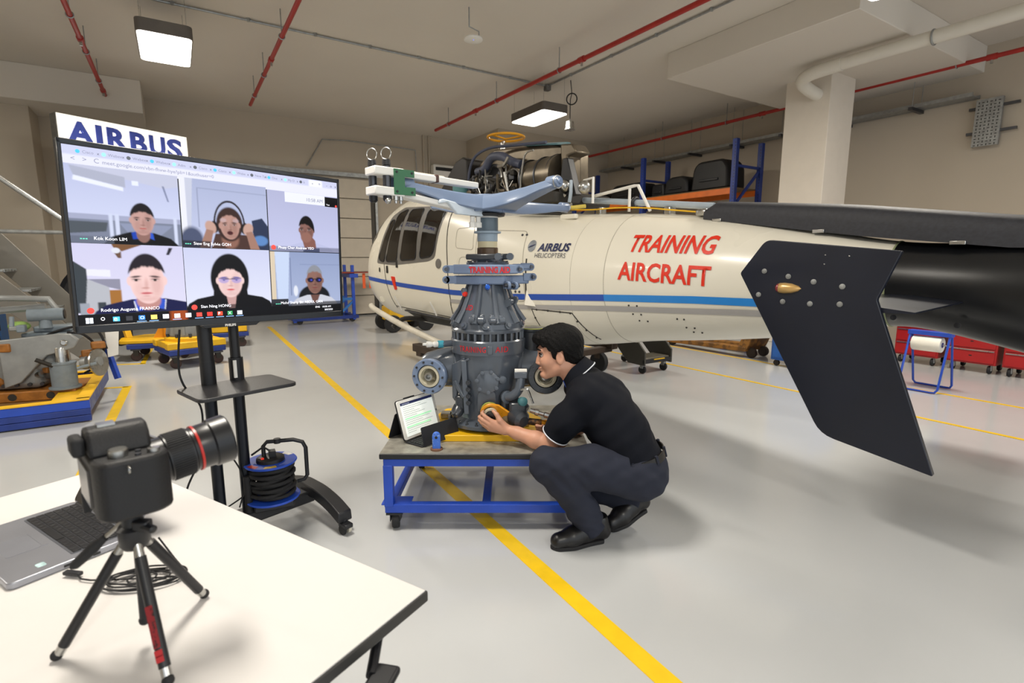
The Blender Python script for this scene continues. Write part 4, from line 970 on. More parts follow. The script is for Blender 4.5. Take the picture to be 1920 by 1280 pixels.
def smat():
    m = bpy.data.materials.new('lit screen'); m.use_nodes = True; N = m.node_tree.nodes; p = N['Principled BSDF']
    a = N.new('ShaderNodeVertexColor'); a.layer_name = 'Col'
    p.inputs['Base Color'].default_value = (0, 0, 0, 1); p.inputs['Roughness'].default_value = .4; p.inputs['Specular IOR Level'].default_value = .2
    m.node_tree.links.new(a.outputs['Color'], p.inputs['Emission Color']); p.inputs['Emission Strength'].default_value = 1.25
    return m
m_scr = smat()
class Pic:
    """small painted picture: soft shapes on a grid, x and y from 0 to 1, y down"""
    def __init__(s, w, h, top, bot):
        s.w, s.h = w, h; s.as_ = h / w
        s.Y, s.X = np.meshgrid((np.arange(h) + .5) / h, (np.arange(w) + .5) / w, indexing='ij')
        a, b = np.array(lin(top)), np.array(lin(bot)); s.A = a + (b - a) * s.Y[..., None]
    def put(s, m, col, o=1.): 
        m = (np.clip(m, 0, 1) * o)[..., None]; s.A = s.A * (1 - m) + np.array(lin(col)) * m
    def e(s, cx, cy, rx, ry, col, rot=0., soft=.10, o=1.):
        """rx and ry in units of the picture height"""
        x = (s.X - cx) / s.as_; y = s.Y - cy; c, d = math.cos(R(rot)), math.sin(R(rot))
        q = np.sqrt(((x * c + y * d) / rx) ** 2 + ((-x * d + y * c) / ry) ** 2)
        s.put((1 + soft / 2 - q) / soft, col, o)
    def p(s, P, col, o=1.):
        acc = np.zeros_like(s.X)
        for ox in (-.25, .25):
            for oy in (-.25, .25):
                X = s.X + ox / s.w; Y = s.Y + oy / s.h; ins = np.zeros(X.shape, bool); n = len(P)
                for i in range(n):
                    (x0, y0), (x1, y1) = P[i], P[(i + 1) % n]
                    if y0 == y1: continue
                    ins ^= ((y0 > Y) != (y1 > Y)) & (X < (x1 - x0) * (Y - y0) / (y1 - y0) + x0)
                acc += ins * .25
        s.put(acc, col, o)
    def r(s, x0, y0, x1, y1, col, o=1.): s.p([(x0, y0), (x1, y0), (x1, y1), (x0, y1)], col, o)
    def mesh(s, name, x0, y0, x1, y1, lift=.0008):
        """place the picture on the screen rectangle given in screen fractions"""
        w, h = s.w, s.h
        gx = np.linspace(x0, x1, w + 1); gy = np.linspace(y0, y1, h + 1)
        V_ = [(TX0 + TW * a, TY + .0034 - lift, TZ1 - THh * b) for b in gy for a in gx]
        F_ = [(j * (w + 1) + i, (j + 1) * (w + 1) + i, (j + 1) * (w + 1) + i + 1, j * (w + 1) + i + 1) for j in range(h) for i in range(w)]
        me = bpy.data.meshes.new(name); me.from_pydata(V_, [], F_)
        B = np.pad(s.A, ((0, 1), (0, 1), (0, 0)), 'edge'); B = (B + np.pad(s.A, ((1, 0), (0, 1), (0, 0)), 'edge') + np.pad(s.A, ((0, 1), (1, 0), (0, 0)), 'edge') + np.pad(s.A, ((1, 0), (1, 0), (0, 0)), 'edge')) / 4
        at = me.color_attributes.new('Col', 'FLOAT_COLOR', 'POINT')
        at.data.foreach_set('color', np.concatenate([B, np.ones(B.shape[:2] + (1,))], 2).astype(np.float32).ravel())
        me.materials.append(m_scr)
        o = bpy.data.objects.new(name, me); COL.objects.link(o); o.parent = scr
        return o
def face(P, cx, cy, h, skin, hair, shade, lip='#b5605c', brow='#2a2020', tilt=0., asp=.74, eyes='#241c1c', look=0., hl=-.255, hc=1.3, hx=0., bulk=.06):
    """head of height h (picture heights) centred at cx, cy"""
    asp -= .05; a = P.as_; X = lambda dx, dy=0.: cx + (dx * math.cos(R(tilt)) - dy * math.sin(R(tilt))) * h * a
    Y = lambda dx, dy: cy + (dy * math.cos(R(tilt)) + dx * math.sin(R(tilt))) * h
    E = lambda dx, dy, rx, ry, c, soft=.2, o=1., rot=0.: P.e(X(dx, dy), Y(dx, dy), rx * h, ry * h, c, tilt + rot, soft, o)
    for k in (-1, 1): E(k * asp * .5, .02, .05, .1, skin, .3)
    E(0, .02, asp * .5, .5, skin, .08); E(0, .29, asp * .33, .22, skin, .15)
    E(.16, .1, .1, .28, shade, 1., .4); E(-.15, .2, .09, .18, shade, 1., .22); E(0, .42, .16, .05, shade, 1., .35)
    for k in (-1, 1):
        E(k * .17 + look, -.075, .09, .022, brow, .8, .9, k * 6); E(k * .17 + look, .0, .075, .03, shade, .8, .5); E(k * .17 + look, .003, .06, .02, '#e3d6d3', .6, .6); E(k * .17 + look, .0, .03, .026, eyes, .5); E(k * .17 + look, -.022, .075, .012, brow, .8, .8)
    E(look * 1.4 + .02, .1, .035, .12, shade, 1.2, .5); E(look * 1.4, .175, .07, .02, shade, .8, .8)
    E(look, .29, .105, .026, lip, .5); E(look, .288, .1, .006, '#6d2f31', .8, .8); E(look, .35, .07, .015, shade, 1., .6)
    if hl is not None:
        x = (P.X - cx) / P.as_; y = P.Y - cy; c, d = math.cos(R(tilt)), math.sin(R(tilt))
        u_ = (x * c + y * d) / h; v_ = (-x * d + y * c) / h
        q = np.sqrt((u_ / (asp * .5 + bulk * .45)) ** 2 + ((v_ + .02) / (.5 + bulk)) ** 2)
        w_ = .006 * np.sin(u_ * 90) + .01 * np.sin(u_ * 37 + 1)
        P.put(np.clip((1.03 - q) / .06, 0, 1) * np.clip((hl + hc * (u_ - hx) ** 2 + w_ - v_) / .05, 0, 1), hair)
    return E, X, Y
def shirt(P, cx, top, w, col, bottom=1.05, slope=.16):
    a = P.as_; P.p([(cx - w * a * .32, top), (cx + w * a * .32, top), (cx + w * a * .8, top + slope * .45), (cx + w * a, top + slope), (cx + w * a * 1.15, bottom), (cx - w * a * 1.15, bottom), (cx - w * a, top + slope), (cx - w * a * .8, top + slope * .45)], col)
NW, NH = 150, 116
# tile: man in a black polo before shelving
P = Pic(NW, NH, '#b9bfe0', '#d4daf4')
P.p([(0, .0), (1, .0), (1, .16), (.86, .2), (.5, .13), (0, .0)], '#c3c6dc'); P.p([(.04, .02), (.5, .1), (.5, .24), (.07, .14)], '#aeb2c6'); P.p([(.07, .14), (.48, .24), (.48, .29), (.06, .2)], '#e8ecfa')
P.r(.56, .14, .62, .2, '#e6ebff'); P.p([(.84, .17), (.86, .17), (.9, .38), (.885, .38)], '#7f86a5')
P.r(0, .62, 1, .69, '#a4a9c4'); P.r(0, .69, 1, 1, '#7b8297'); P.p([(0, .72), (.32, .72), (.3, .84), (0, .88)], '#4f565e'); P.p([(.42, .72), (.92, .72), (.8, .86), (.5, .86)], '#8d95b0')
for x in (.33, .385, .93): P.r(x, .6, x + .035, 1, '#cfd6ee')
shirt(P, .62, .83, .44, '#0b0b10'); P.p([(.52, .84), (.56, .82), (.58, .92), (.53, .93)], '#1b43b0'); P.p([(.68, .82), (.72, .84), (.73, .93), (.69, .91)], '#2b57c9')
P.e(.63, .85, .085, .12, '#8e6a62'); face(P, .63, .66, .4, '#c59b93', '#181418', '#8a625c')[0]
P.r(0, .91, .36, 1, '#5a6170', .6); P.mesh('video_tile', 0, .098, .332, .53)
# tile: woman holding headphones
P = Pic(NW, NH, '#aab2d2', '#c2c9e6')
P.r(0, 0, .06, 1, '#e8e9f4'); P.p([(.06, 0), (.14, 0), (.1, .7), (.06, .8)], '#c7cbdd'); P.r(.18, .12, .19, .7, '#8d94b0'); P.r(.18, .12, 1, .135, '#98a0bd')
P.e(.1, .9, .16, .2, '#4c5470', 0, .3); P.p([(.8, .55), (.93, .5), (1, .62), (1, 1), (.82, 1)], '#2b3550'); P.e(.9, .86, .12, .08, '#5c86c0', 0, .3)
P.p([(.3, 1.02), (.36, .78), (.74, .78), (.82, 1.02)], '#4a332d'); P.e(.53, .86, .13, .14, '#8d6456', 0, .3)
P.e(.53, .63, .2, .26, '#3a2622', 0, .1); face(P, .53, .64, .42, '#b98f84', '#3a2622', '#7f574c', eyes='#5a3f3a', tilt=-4, hl=-.33, hc=1.4)
P.e(.53, .76, .045, .03, '#4a2023', 0, .3)
for k in (-1, 1):
    P.e(.53 + k * .075, .57, .05, .03, '#d9d4e6', 0, .2, .22)
    P.e(.53 + k * .175, .68, .05, .09, '#1a1718', k * 10, .2); P.e(.53 + k * .22, .69, .075, .1, '#c49e90', k * 25, .2); P.p([(.53 + k * .19, .74), (.53 + k * .27, .72), (.53 + k * .36, 1.02), (.53 + k * .24, 1.02)], '#a27a6b')
th_ = np.linspace(180, 360, 24)
P.p([(.53 + .185 * math.cos(R(a)), .63 + .36 * math.sin(R(a))) for a in th_] + [(.53 + .165 * math.cos(R(a)), .63 + .33 * math.sin(R(a))) for a in th_[::-1]], '#241c20')
P.r(0, .9, .3, 1, '#22222c', .8); P.mesh('video_tile', .336, .1, .664, .535)
# tile: man resting his chin on his hand
P = Pic(NW, NH, '#b0b3d3', '#c2c5e6')
shirt(P, .55, .84, .46, '#b9bdde', 1.05, .14); P.e(.54, .86, .09, .1, '#6c4a43')
face(P, .52, .62, .4, '#8a635a', '#14100f', '#5b3b34', look=-.06, asp=.7, hl=-.22, hc=1.5, hx=-.1, bulk=.09)
P.p([(.44, .74), (.56, .7), (.64, .8), (.66, 1.02), (.5, 1.02)], '#84594e'); P.e(.51, .75, .1, .09, '#92675b', 0, .2); P.p([(.46, .97), (.7, .93), (.7, 1.02), (.46, 1.02)], '#3a4568')
P.r(0, .92, 1, 1, '#4a4e66', .6); P.mesh('video_tile', .668, .112, 1., .54)
# tile: young man in navy polo under a ceiling fan
P = Pic(NW, NH, '#cfcdea', '#dcd9f0')
P.p([(0, .25), (.1, .36), (.1, .98), (0, .98)], '#3b4248'); P.p([(.1, .5), (.28, .62), (.28, 1), (.06, 1)], '#b6b8c0'); P.p([(.1, .36), (.3, .37), (.3, .47), (.1, .45)], '#e9e9f4'); P.p([(.1, .5), (.38, .5), (.38, .66), (.28, .62)], '#8f8ea2')
P.r(.28, .66, .385, .9, '#a46e33'); P.r(.17, .83, .24, .98, '#3c434a'); P.r(.02, .84, .1, 1, '#9aa0ac')
P.p([(.33, 0), (.6, 0), (.42, .1), (.35, .06)], '#7a5436'); P.p([(.33, .08), (.41, .1), (.41, .2), (.38, .2)], '#6b4f40'); P.e(.365, .09, .05, .04, '#dfe2ee', 0, .2)
P.p([(.86, .03), (.9, .03), (.86, .14), (.83, .14)], '#2b2933')
shirt(P, .63, .8, .62, '#171a48', 1.1, .16); P.p([(.49, .82), (.53, .79), (.57, .97), (.52, .98)], '#2f55c8'); P.p([(.72, .78), (.79, .82), (.77, .97), (.72, .95)], '#2f55c8'); P.p([(.485, .83), (.495, .83), (.52, .98), (.505, .98)], '#e4e7f4'); P.p([(.79, .81), (.8, .82), (.785, .97), (.775, .97)], '#e4e7f4')
P.e(.63, .83, .15, .14, '#c08c86', 0, .2)
face(P, .63, .52, .68, '#f2cdc9', '#241d26', '#c48f89', lip='#d8777c', brow='#33252b', look=-.03, asp=.68, hl=-.27, hc=1.3, bulk=.06)
P.mesh('video_tile', 0, .532, .332, .938)
# tile: woman with long black hair and glasses
P = Pic(NW, NH, '#c9cdea', '#dfe2f4')
P.e(.5, .5, .29, .42, '#0f0e13', 0, .06); P.p([(.32, .5), (.68, .5), (.72, .95), (.28, .95)], '#0f0e13')
shirt(P, .5, .76, .62, '#0c0c11', 1.1, .14); P.p([(.44, .74), (.57, .74), (.54, 1.0), (.47, 1.0)], '#c79e9b')
face(P, .5, .52, .56, '#eecdca', '#0f0e13', '#c99d9b', lip='#d4585f', asp=.72, hl=-.3, hc=1.7, bulk=.1)
for k in (-1, 1): P.e(.5 + k * .075, .52, .078, .055, '#8d86dd', 0, .2, .55); P.r(.5 + k * .075 - .06, .485, .5 + k * .075 + .06, .495, '#2b2230')
P.r(.44, .5, .56, .508, '#2b2230'); P.r(0, .93, 1, 1, '#0b0b10', .75); P.mesh('video_tile', .334, .538, .664, .94)
# tile: older man with grey hair and dark glasses
P = Pic(NW, NH, '#8f9cc0', '#a6b2d2')
P.r(0, 0, .06, .9, '#d9c9b0'); P.p([(.06, 0), (.26, 0), (.22, .86), (.08, .9)], '#c5d3ee'); P.r(.26, .1, .275, .8, '#7884a8'); P.r(.4, .22, 1, .232, '#8490b4'); P.r(0, .86, .22, 1, '#32343c'); P.e(.33, .72, .04, .1, '#dfe3ee', 0, .3)
P.e(.6, .85, .3, .24, '#15161c', 0, .1); shirt(P, .6, .8, .42, '#c9cbd6', 1.05, .14); P.p([(.54, .8), (.68, .8), (.63, .97), (.58, .97)], '#6c4b43')
face(P, .61, .52, .5, '#8d675c', '#8c8f98', '#5a3a33', lip='#7b4440', asp=.66, hl=-.3, hc=1.2, bulk=.05)
for k in (-1, 1): P.e(.61 + k * .06, .52, .06, .045, '#1c1a3a', 0, .2); P.e(.61 + k * .06 + .01, .515, .02, .02, '#4a52d8', 0, .4)
P.r(.5, .495, .72, .51, '#151318'); P.r(0, .94, 1, 1, '#101014', .8); P.mesh('video_tile', .668, .545, 1., .945)
# browser bars and task bar
P = Pic(200, 18, '#cdd0ec', '#cdd0ec'); P.r(0, .5, 1, 1, '#e6e7f8'); P.r(.86, .05, .925, .5, '#f2f3fc')
P.mesh('browser_bar', 0, 0, 1, .1)
for x, y0 in ((.33, .098), (.664, .1)): Pic(4, 4, '#e6e7f8', '#e6e7f8').mesh('browser_bar', x, y0, 1., .113, .0006)
P = Pic(160, 12, '#0c0d13', '#08080d')
P.r(.275, 0, .33, 1, '#a3481c')
P.mesh('task_bar', 0, .94, 1, 1.)
Pic(4, 4, '#eceef8', '#eceef8').mesh('call_toolbar', .745, .113, .935, .185, .0012)
Pic(4, 4, '#0b0a0d', '#0b0a0d').mesh('self_view', .935, .118, 1., .19, .0012)
def etext(s, x, y, size, col, name='caption', fit=None, bold=0.):
    text(name, s, size, emit('scr ' + col, col, 1.), scr, frame((TX0 + TW * x, TY + .0034 - .0018, TZ1 - THh * y), (1, 0, 0), y=(0, 0, 1)), .0001, bold=bold, fit=fit)
Wc, Gc = '#f2f3fb', '#6d7088'
for s, x, y in (('Kok Koon LIM', .062, .511), ('Siew Eng Sylvie GOH', .372, .518), ('Phuay Cher Andrew YEO', .705, .522), ('Rodrigo Augusto FRANCO', .062, .925), ('Sian Ning HONG', .382, .929), ('Mohd Sharip Bin ABDUL GAN', .705, .928)):
    etext(s, x, y, .019, Wc, 'name_caption')
etext('meet.google.com/vbn-fhvw-hye?pli=1&authuser=0', .105, .083, .021, Gc, 'address_text')
for i, s in enumerate(('Cisco', 'Webex', 'Webex', 'Webex', 'Adm', 'Cisco', 'Cisco', 'Webe', 'New Tab', 'One', 'My D', 'b')):
    x = .035 + i * .071; etext(s, x + .018, .036, .016, Gc, 'tab_text'); etext('x', x + .058, .036, .016, '#4b4d60', 'tab_text')
    MB().lathe([(.0075, 0), (0, .0004)], 16, (TX0 + TW * (x + .006), TY + .0020, TZ1 - THh * .029), (0, -1, 0)).build('tab_icon', emit('scr %d' % (i % 3), ('#3aa0d8', '#7fd7d2', '#4a4f58')[i % 3], 1.), scr)
etext('<   >   C', .02, .082, .026, Gc, 'nav_icons'); etext('+', .905, .04, .026, Gc, 'nav_icons'); etext('-   o   x', .945, .04, .02, '#4b4d60', 'window_buttons')
etext('10:58 AM', .842, .165, .025, Gc, 'clock_text'); etext('You', .942, .18, .012, Wc, 'self_caption')
etext('ENG   10:58 AM', .868, .968, .014, Wc, 'tray_text'); etext('8/8/2020', .915, .992, .014, Wc, 'tray_text')
def quad(x, y, w, h, col, nm='icon', lift=.0016):
    a = TX0 + TW * x; b = TZ1 - THh * y; yy = TY + .0034 - lift
    MB().add([(a, yy, b - THh * h), (a + TW * w, yy, b - THh * h), (a + TW * w, yy, b), (a, yy, b)], [(0, 1, 2, 3)]).build(nm, emit('scr ' + col, col, 1.), scr)
for i, c_ in enumerate(('#e8f0ff', None, '#45b4ea', '#2a2c33', '#2f7fd8', '#f3cf6a', '#e8ecf8', '#f4f6fc', '#dfe3f0', '#d4453b', '#d8302a', '#d2452b', '#1f8a4c', '#dde2ea')):
    x = .018 + i * .0385
    if i == 0:
        for a_ in (0, 1):
            for b_ in (0, 1): quad(x + a_ * .011, .958 + b_ * .017, .0095, .015, c_, 'start_icon')
    elif c_: quad(x, .958, .02, .027, c_, 'task_icon')
    if i in (4, 5, 7, 9, 10, 11, 12, 13): quad(x - .006, .992, .03, .004, '#8db8f0', 'task_underline')
etext('e', .0965, .983, .03, '#eaf6ff', 'task_letter'); etext('O', .176, .981, .02, Wc, 'task_letter'); etext('P', .444, .981, .02, Wc, 'task_letter'); etext('X', .483, .981, .02, Wc, 'task_letter')
MB().torus((TX0 + TW * .066, TY + .002, TZ1 - THh * .967), (0, 1, 0), .006, .0012, 16, 6).build('search_icon', emit('scr ' + Wc, Wc, 1.), scr)
for x, y in ((.683, .515), (.032, .917), (.357, .923), (.99, .18)):
    MB().lathe([(.0125 if x < .98 else .006, 0), (0, .0004)], 20, (TX0 + TW * (x + .002), TY + .0018, TZ1 - THh * y), (0, -1, 0)).build('mute_badge', emit('scr red', '#dc4038', 1.), scr)
for x, y in ((.025, .504), (.343, .51), (.683, .922)):
    for k in range(3): quad(x + k * .0075, y, .005, .006, '#5ed0b0', 'speaking_dot')

# ---------------------------------------------------------------- cable reel on the stand base
t = thing('cable_reel', 'blue cable reel with black cord and carrying handle on the stand base', 'cable reel', (-1.31, 2.70, .165), .5)
m_rb = mat('blue reel plastic', '#2450c2', .35)
for z, r_ in ((.05, .135), (.25, .13)): MB().lathe([(.03, -.006), (r_, -.006), (r_ + .004, 0), (r_, .006), (.03, .006)], 40, (0, 0, z)).build('flange', m_rb, t)
MB().cyl((0, 0, .05), (0, 0, .25), .06, n=24).build('drum', m_black, t)
P_ = []
for i in range(11 * 24):
    a = 2 * math.pi * i / 24; P_.append(((.102 + .012 * math.sin(i * .37)) * math.cos(a), (.102 + .012 * math.sin(i * .37)) * math.sin(a), .066 + .168 * i / (11 * 24)))
MB().tube(P_, .0105, 8).build('cord', m_rubber, t)
MB().lathe([(.072, 0), (.07, .018), (.06, .024), (0, .024)], 32, (0, 0, .255)).build('socket_plate', m_black, t)
MB().box((.01, .0, .29), (.035, .05, .04)).tube([(.01, 0, .3), (-.03, .02, .33), (-.09, .03, .29)], .006, 8).build('plug', m_black, t, bev=.006)
MB().box((-.04, -.03, .281), (.014, .014, .008)).build('red_switch', emit('red switch', '#e0301c', .6), t)
for a0, c_ in ((200, '#c33a2a'), (250, '#d9b23a'), (20, '#e6e2dc')):
    P2 = [((r_) * math.cos(R(a)), r_ * math.sin(R(a))) for r_, aa in ((.125, range(a0, a0 + 34, 6)), (.098, range(a0 + 30, a0 - 4, -6))) for a in aa]
    MB().prism(P2, .0008, Matrix.Translation((0, 0, .2565))).build('sticker', mat('sticker ' + c_, c_, .5, var=.3, scale=60), t)
MB().tube(spline([(-.12, -.03, .0), (-.12, -.03, .03), (-.12, -.03, .2)], 3), .02, 12).build('grip', m_rubber, t)
MB().tube(round_poly([Vector(p) for p in []], .01) if 0 else [(-.03, .02, .27), (-.03, .03, .33), (-.01, .03, .352), (.12, .0, .352), (.165, -.01, .335), (.18, -.01, .3), (.18, -.01, .14), (.165, -.01, .12), (.13, 0, .11)], .011, 10).build('handle', m_black, t)
MB().cyl((.04, .02, .34), (.04, .02, .365), .018).build('handle_clip', m_black, t)
MB().box((0, 0, .02), (.2, .16, .04)).build('foot_plate', m_black, t, bev=.01)
# ---------------------------------------------------------------- crouching man
m_skin = mat('skin', '#c8947a', .5, var=.06, scale=14, bump=.04, bscale=260)
MATS['skin'].node_tree.nodes['Principled BSDF'].inputs['Subsurface Weight'].default_value = .12
MATS['skin'].node_tree.nodes['Principled BSDF'].inputs['Subsurface Radius'].default_value = (.02, .008, .004)
m_polo = mat('black navy polo knit', '#0c0f18', .85, var=.12, scale=10, bump=.12, bscale=700, spec=.25)
m_trou = mat('dark slate trouser cloth', '#292c38', .85, var=.1, scale=9, bump=.12, bscale=500, spec=.25)
m_hair = mat('black hair', '#040303', .62, var=.3, scale=60, bump=.6, bscale=160, spec=.2)
m_trim = mat('white trim', '#dfe2ea', .7)
m_shoe = mat('black leather', '#111012', .36, var=.2, scale=12)
man = thing('person', 'man in black polo shirt crouching at the trolley, hand on the gearbox shaft', 'person', (.55, 2.72, 0))
MI = Matrix.Translation((-.55, -2.72, 0))
# joints
Lhip, Rhip = V(.655, 2.62, .385), V(.665, 2.80, .385)
Lknee, Lank = V(.175, 2.525, .47), V(.425, 2.60, .115)
Rknee, Rank = V(.27, 2.87, .24), V(.70, 2.775, .165)
Pel, Wst, Cst, Nb = V(.675, 2.71, .40), V(.625, 2.745, .53), V(.475, 2.81, .71), V(.365, 2.845, .845)
Lsh, Rsh = V(.365, 2.665, .775), V(.43, 3.01, .79)
Lel, Lwr = V(.20, 2.735, .497), V(-.028, 2.838, .548)
Rel, Rwr = V(.40, 3.02, .505), V(.235, 2.945, .535)
# head frame: forward, left, up
HC = V(.257, 2.862, .975); hs = 1.17
hf = V(-1, .06, -.13).normalized(); hl = V(0, 0, 1).cross(hf).normalized() ; hu = hf.cross(hl)
def HP(x, y, z): return HC + (hf * x + hl * y + hu * z) * hs
HM = Matrix((hf, hl, hu)).transposed()
B = SDF((-.21, 2.42, -.0), (.93, 3.12, 1.16), .0042)
B.ell(HP(-.012, 0, .045), np.array((.095, .074, .084)) * hs, .01, HM)
B.ell(HP(.03, 0, -.018), np.array((.063, .062, .086)) * hs, .03, HM)
for k in (-1, 1):
    B.cap(HP(-.004, k * .05, -.055), HP(.07, k * .016, -.092), .018 * hs, .016 * hs, .03)
    B.ell(HP(.055, k * .038, -.022), np.array((.03, .024, .03)) * hs, .02, HM)
    B.ell(HP(.083, k * .031, .012), np.array((.016, .017, .011)) * hs, .008, HM, sub=True)
    B.ell(HP(-.006, k * .077, -.006), np.array((.019, .007, .032)) * hs, .006, HM)
    B.ell(HP(-.004, k * .085, -.002), np.array((.010, .005, .020)) * hs, .004, HM, sub=True)
B.ell(HP(.08, 0, .034), np.array((.018, .048, .011)) * hs, .014, HM)
B.chain([HP(.087, 0, .012), HP(.095, 0, -.012), HP(.1015, 0, -.028)], [.008 * hs, .0085 * hs, .0105 * hs], .014)
for k in (-1, 1): B.ell(HP(.091, k * .012, -.033), np.array((.011, .008, .007)) * hs, .008, HM)
B.ell(HP(.089, 0, -.053), np.array((.011, .022, .006)) * hs, .006, HM); B.ell(HP(.087, 0, -.064), np.array((.011, .02, .006)) * hs, .005, HM)
B.ell(HP(.079, 0, -.089), np.array((.018, .022, .017)) * hs, .012, HM)
B.cap(HP(-.03, 0, -.045), Nb, .062 * 1.05, .072, .03)
# torso, legs (inside the clothes)
B.cap(Nb, Cst, .07, .1, .03); B.cap(Lsh, Rsh, .042, .042, .02); B.chain([Cst, Wst, Pel], [.13, .115, .12], .05)
B.chain([Lhip, Lknee, Lank], [.085, .058, .04], .03); B.chain([Rhip, Rknee, Rank], [.085, .058, .04], .03)
B.cap(Lank + V(.03, 0, -.045), Lank + V(-.13, -.045, -.06), .028, .022, .02); B.cap(Rank + V(.0, .0, -.03), Rank + V(-.1, -.05, -.1), .026, .02, .02)
# arms
B.chain([Lsh, Lsh.lerp(Lel, .5), Lel], [.044, .05, .046], .02)
B.chain([Lel, Lel.lerp(Lwr, .3), Lel.lerp(Lwr, .75), Lwr], [.043, .047, .034, .028], .02)
B.chain([Rsh, Rel], [.044, .046], .02); B.chain([Rel, Rel.lerp(Rwr, .3), Rwr], [.043, .045, .029], .02)
# left hand closed on the shaft end
K = [V(-.112, 2.838, .594), V(-.122, 2.838, .576), V(-.127, 2.844, .559), V(-.126, 2.853, .545)]
for i, kk in enumerate(K): B.cap(Lwr + V(-.01, 0, 0) + V(-.002, 0, .012 - .008 * i), kk, .021, .0145, .012)
PIP = [V(-.153, 2.846, .622), V(-.167, 2.848, .601), V(-.169, 2.853, .582), V(-.16, 2.862, .566)]
DIP = [V(-.171, 2.868, .634), V(-.186, 2.87, .611), V(-.186, 2.874, .591), V(-.176, 2.88, .575)]
TIP = [V(-.166, 2.892, .638), V(-.18, 2.895, .612), V(-.181, 2.897, .594), V(-.172, 2.9, .579)]
for i in range(4): B.chain([K[i], PIP[i], DIP[i], TIP[i]], [.0128, .0108, .0096, .0084], .004)
B.chain([Lwr + V(-.005, -.004, .014), V(-.068, 2.832, .602), V(-.086, 2.842, .634), V(-.108, 2.858, .65)], [.02, .0165, .0125, .009], .006)
# right hand on the wrench handle
for i in range(4):
    a = Rwr + V(-.065 + .004 * i, -.03 + .004 * i, .028 - .017 * i); B.cap(Rwr + V(-.01, 0, .01 - .007 * i), a, .02, .014, .01)
    B.chain([a, a + V(-.03, -.018, .0), a + V(-.028, -.04, -.006), a + V(-.004, -.046, -.008)], [.0125, .0108, .0098, .0085], .004)
B.chain([Rwr + V(-.02, -.01, .02), Rwr + V(-.045, -.04, .035), Rwr + V(-.06, -.062, .022)], [.018, .013, .01], .006)
body = B.build('body', m_skin, man, 2, MI)
# face details
for k in (-1, 1):
    e = MB(MI @ Matrix.Identity(4)).ball(HP(.0735, k * .031, .011), .0125 * hs, 14, 10).build('eye', mat('eye white', '#b9aea6', .3), man)
    MB(MI).ball(HP(.0828, k * .0318, .009), .0062 * hs, 10, 8).build('iris', mat('iris dark', '#17100d', .2), e)
    MB(MI).tube(spline([HP(.078, k * .046, .0165), HP(.0865, k * .034, .019), HP(.0885, k * .02, .0165)], 4), .0035, 6).build('eyelid', m_hair, e)
    MB(MI).tube(spline([HP(.078, k * .052, .036), HP(.093, k * .036, .0415), HP(.0985, k * .016, .037)], 4), [.003, .0035, .0045, .0055, .006, .006, .0055, .005, .004][:9], 6).build('eyebrow', m_hair, man)
MB(MI).tube([HP(.095, -.014, -.0585), HP(.099, 0, -.058), HP(.095, .014, -.0585)], [.003, .0045, .003], 6).build('lips', mat('lip', '#a9675c', .45), man)
# hair
Hh = SDF(HC - V(.2, .2, .16), HC + V(.2, .2, .2), .0036)
Hh.ell(HP(-.016, 0, .05), np.array((.112, .088, .098)) * hs, .01, HM); Hh.ell(HP(.05, 0, .088), np.array((.065, .06, .038)) * hs, .03, HM); Hh.ell(HP(-.07, 0, -.01), np.array((.045, .064, .06)) * hs, .03, HM)
A3 = np.array(HM).T / hs
def haircut(D, X, Y, Z):
    x, y, z = ((X - HC.x) * A3[i, 0] + (Y - HC.y) * A3[i, 1] + (Z - HC.z) * A3[i, 2] for i in range(3))
    zmin = np.interp(x, [-.13, -.085, -.05, -.03, -.022, .004, .008, .026, .034, .06, .085, .11, .14], [-.085, -.08, -.06, -.03, .026, .026, -.03, -.028, .03, .052, .06, .064, .075])
    zmin = zmin + .004 * np.sin(x * 260) + .003 * np.sin(y * 310 + 1)
    lump = .0018 * np.sin(x * 95 + 3 * np.sin(y * 60)) * np.sin(y * 88 + z * 40) + .0016 * np.sin(x * 210 - z * 170) * np.sin(y * 190 + 2)
    return np.maximum(D + lump, (zmin - z) * hs * .8)
Hh.func(haircut).build('hair', m_hair, man, 1, MI)
# polo shirt
def folds(amp):
    def f(D, X, Y, Z):
        q = np.sin(38 * X + 26 * Z + 3 * np.sin(11 * Y + 9 * Z)) * np.sin(17 * Y + 13 * Z + 5 * X) + .6 * np.sin(61 * Z - 44 * X + 2.5 * np.sin(20 * Y))
        return D + amp * q
    return f
T = SDF((.08, 2.5, .36), (.93, 3.16, .98), .005)
for k in (-1, 1):
    T.chain([V(.425, 2.835 + k * .065, .775), V(.511, 2.80 + k * .062, .669), V(.58, 2.76 + k * .05, .575), V(.668, 2.715 + k * .035, .42)], [.122, .146, .145, .142], .05)
T.cap(Nb + V(.03, 0, -.04), V(.5, 2.82, .74), .085, .13, .06)
T.chain([Lsh + V(.02, .01, .0), Lsh.lerp(Lel, .45), Lsh.lerp(Lel, .74)], [.082, .078, .076], .05)
T.chain([Rsh, Rsh.lerp(Rel, .45), Rsh.lerp(Rel, .72)], [.08, .075, .072], .05)
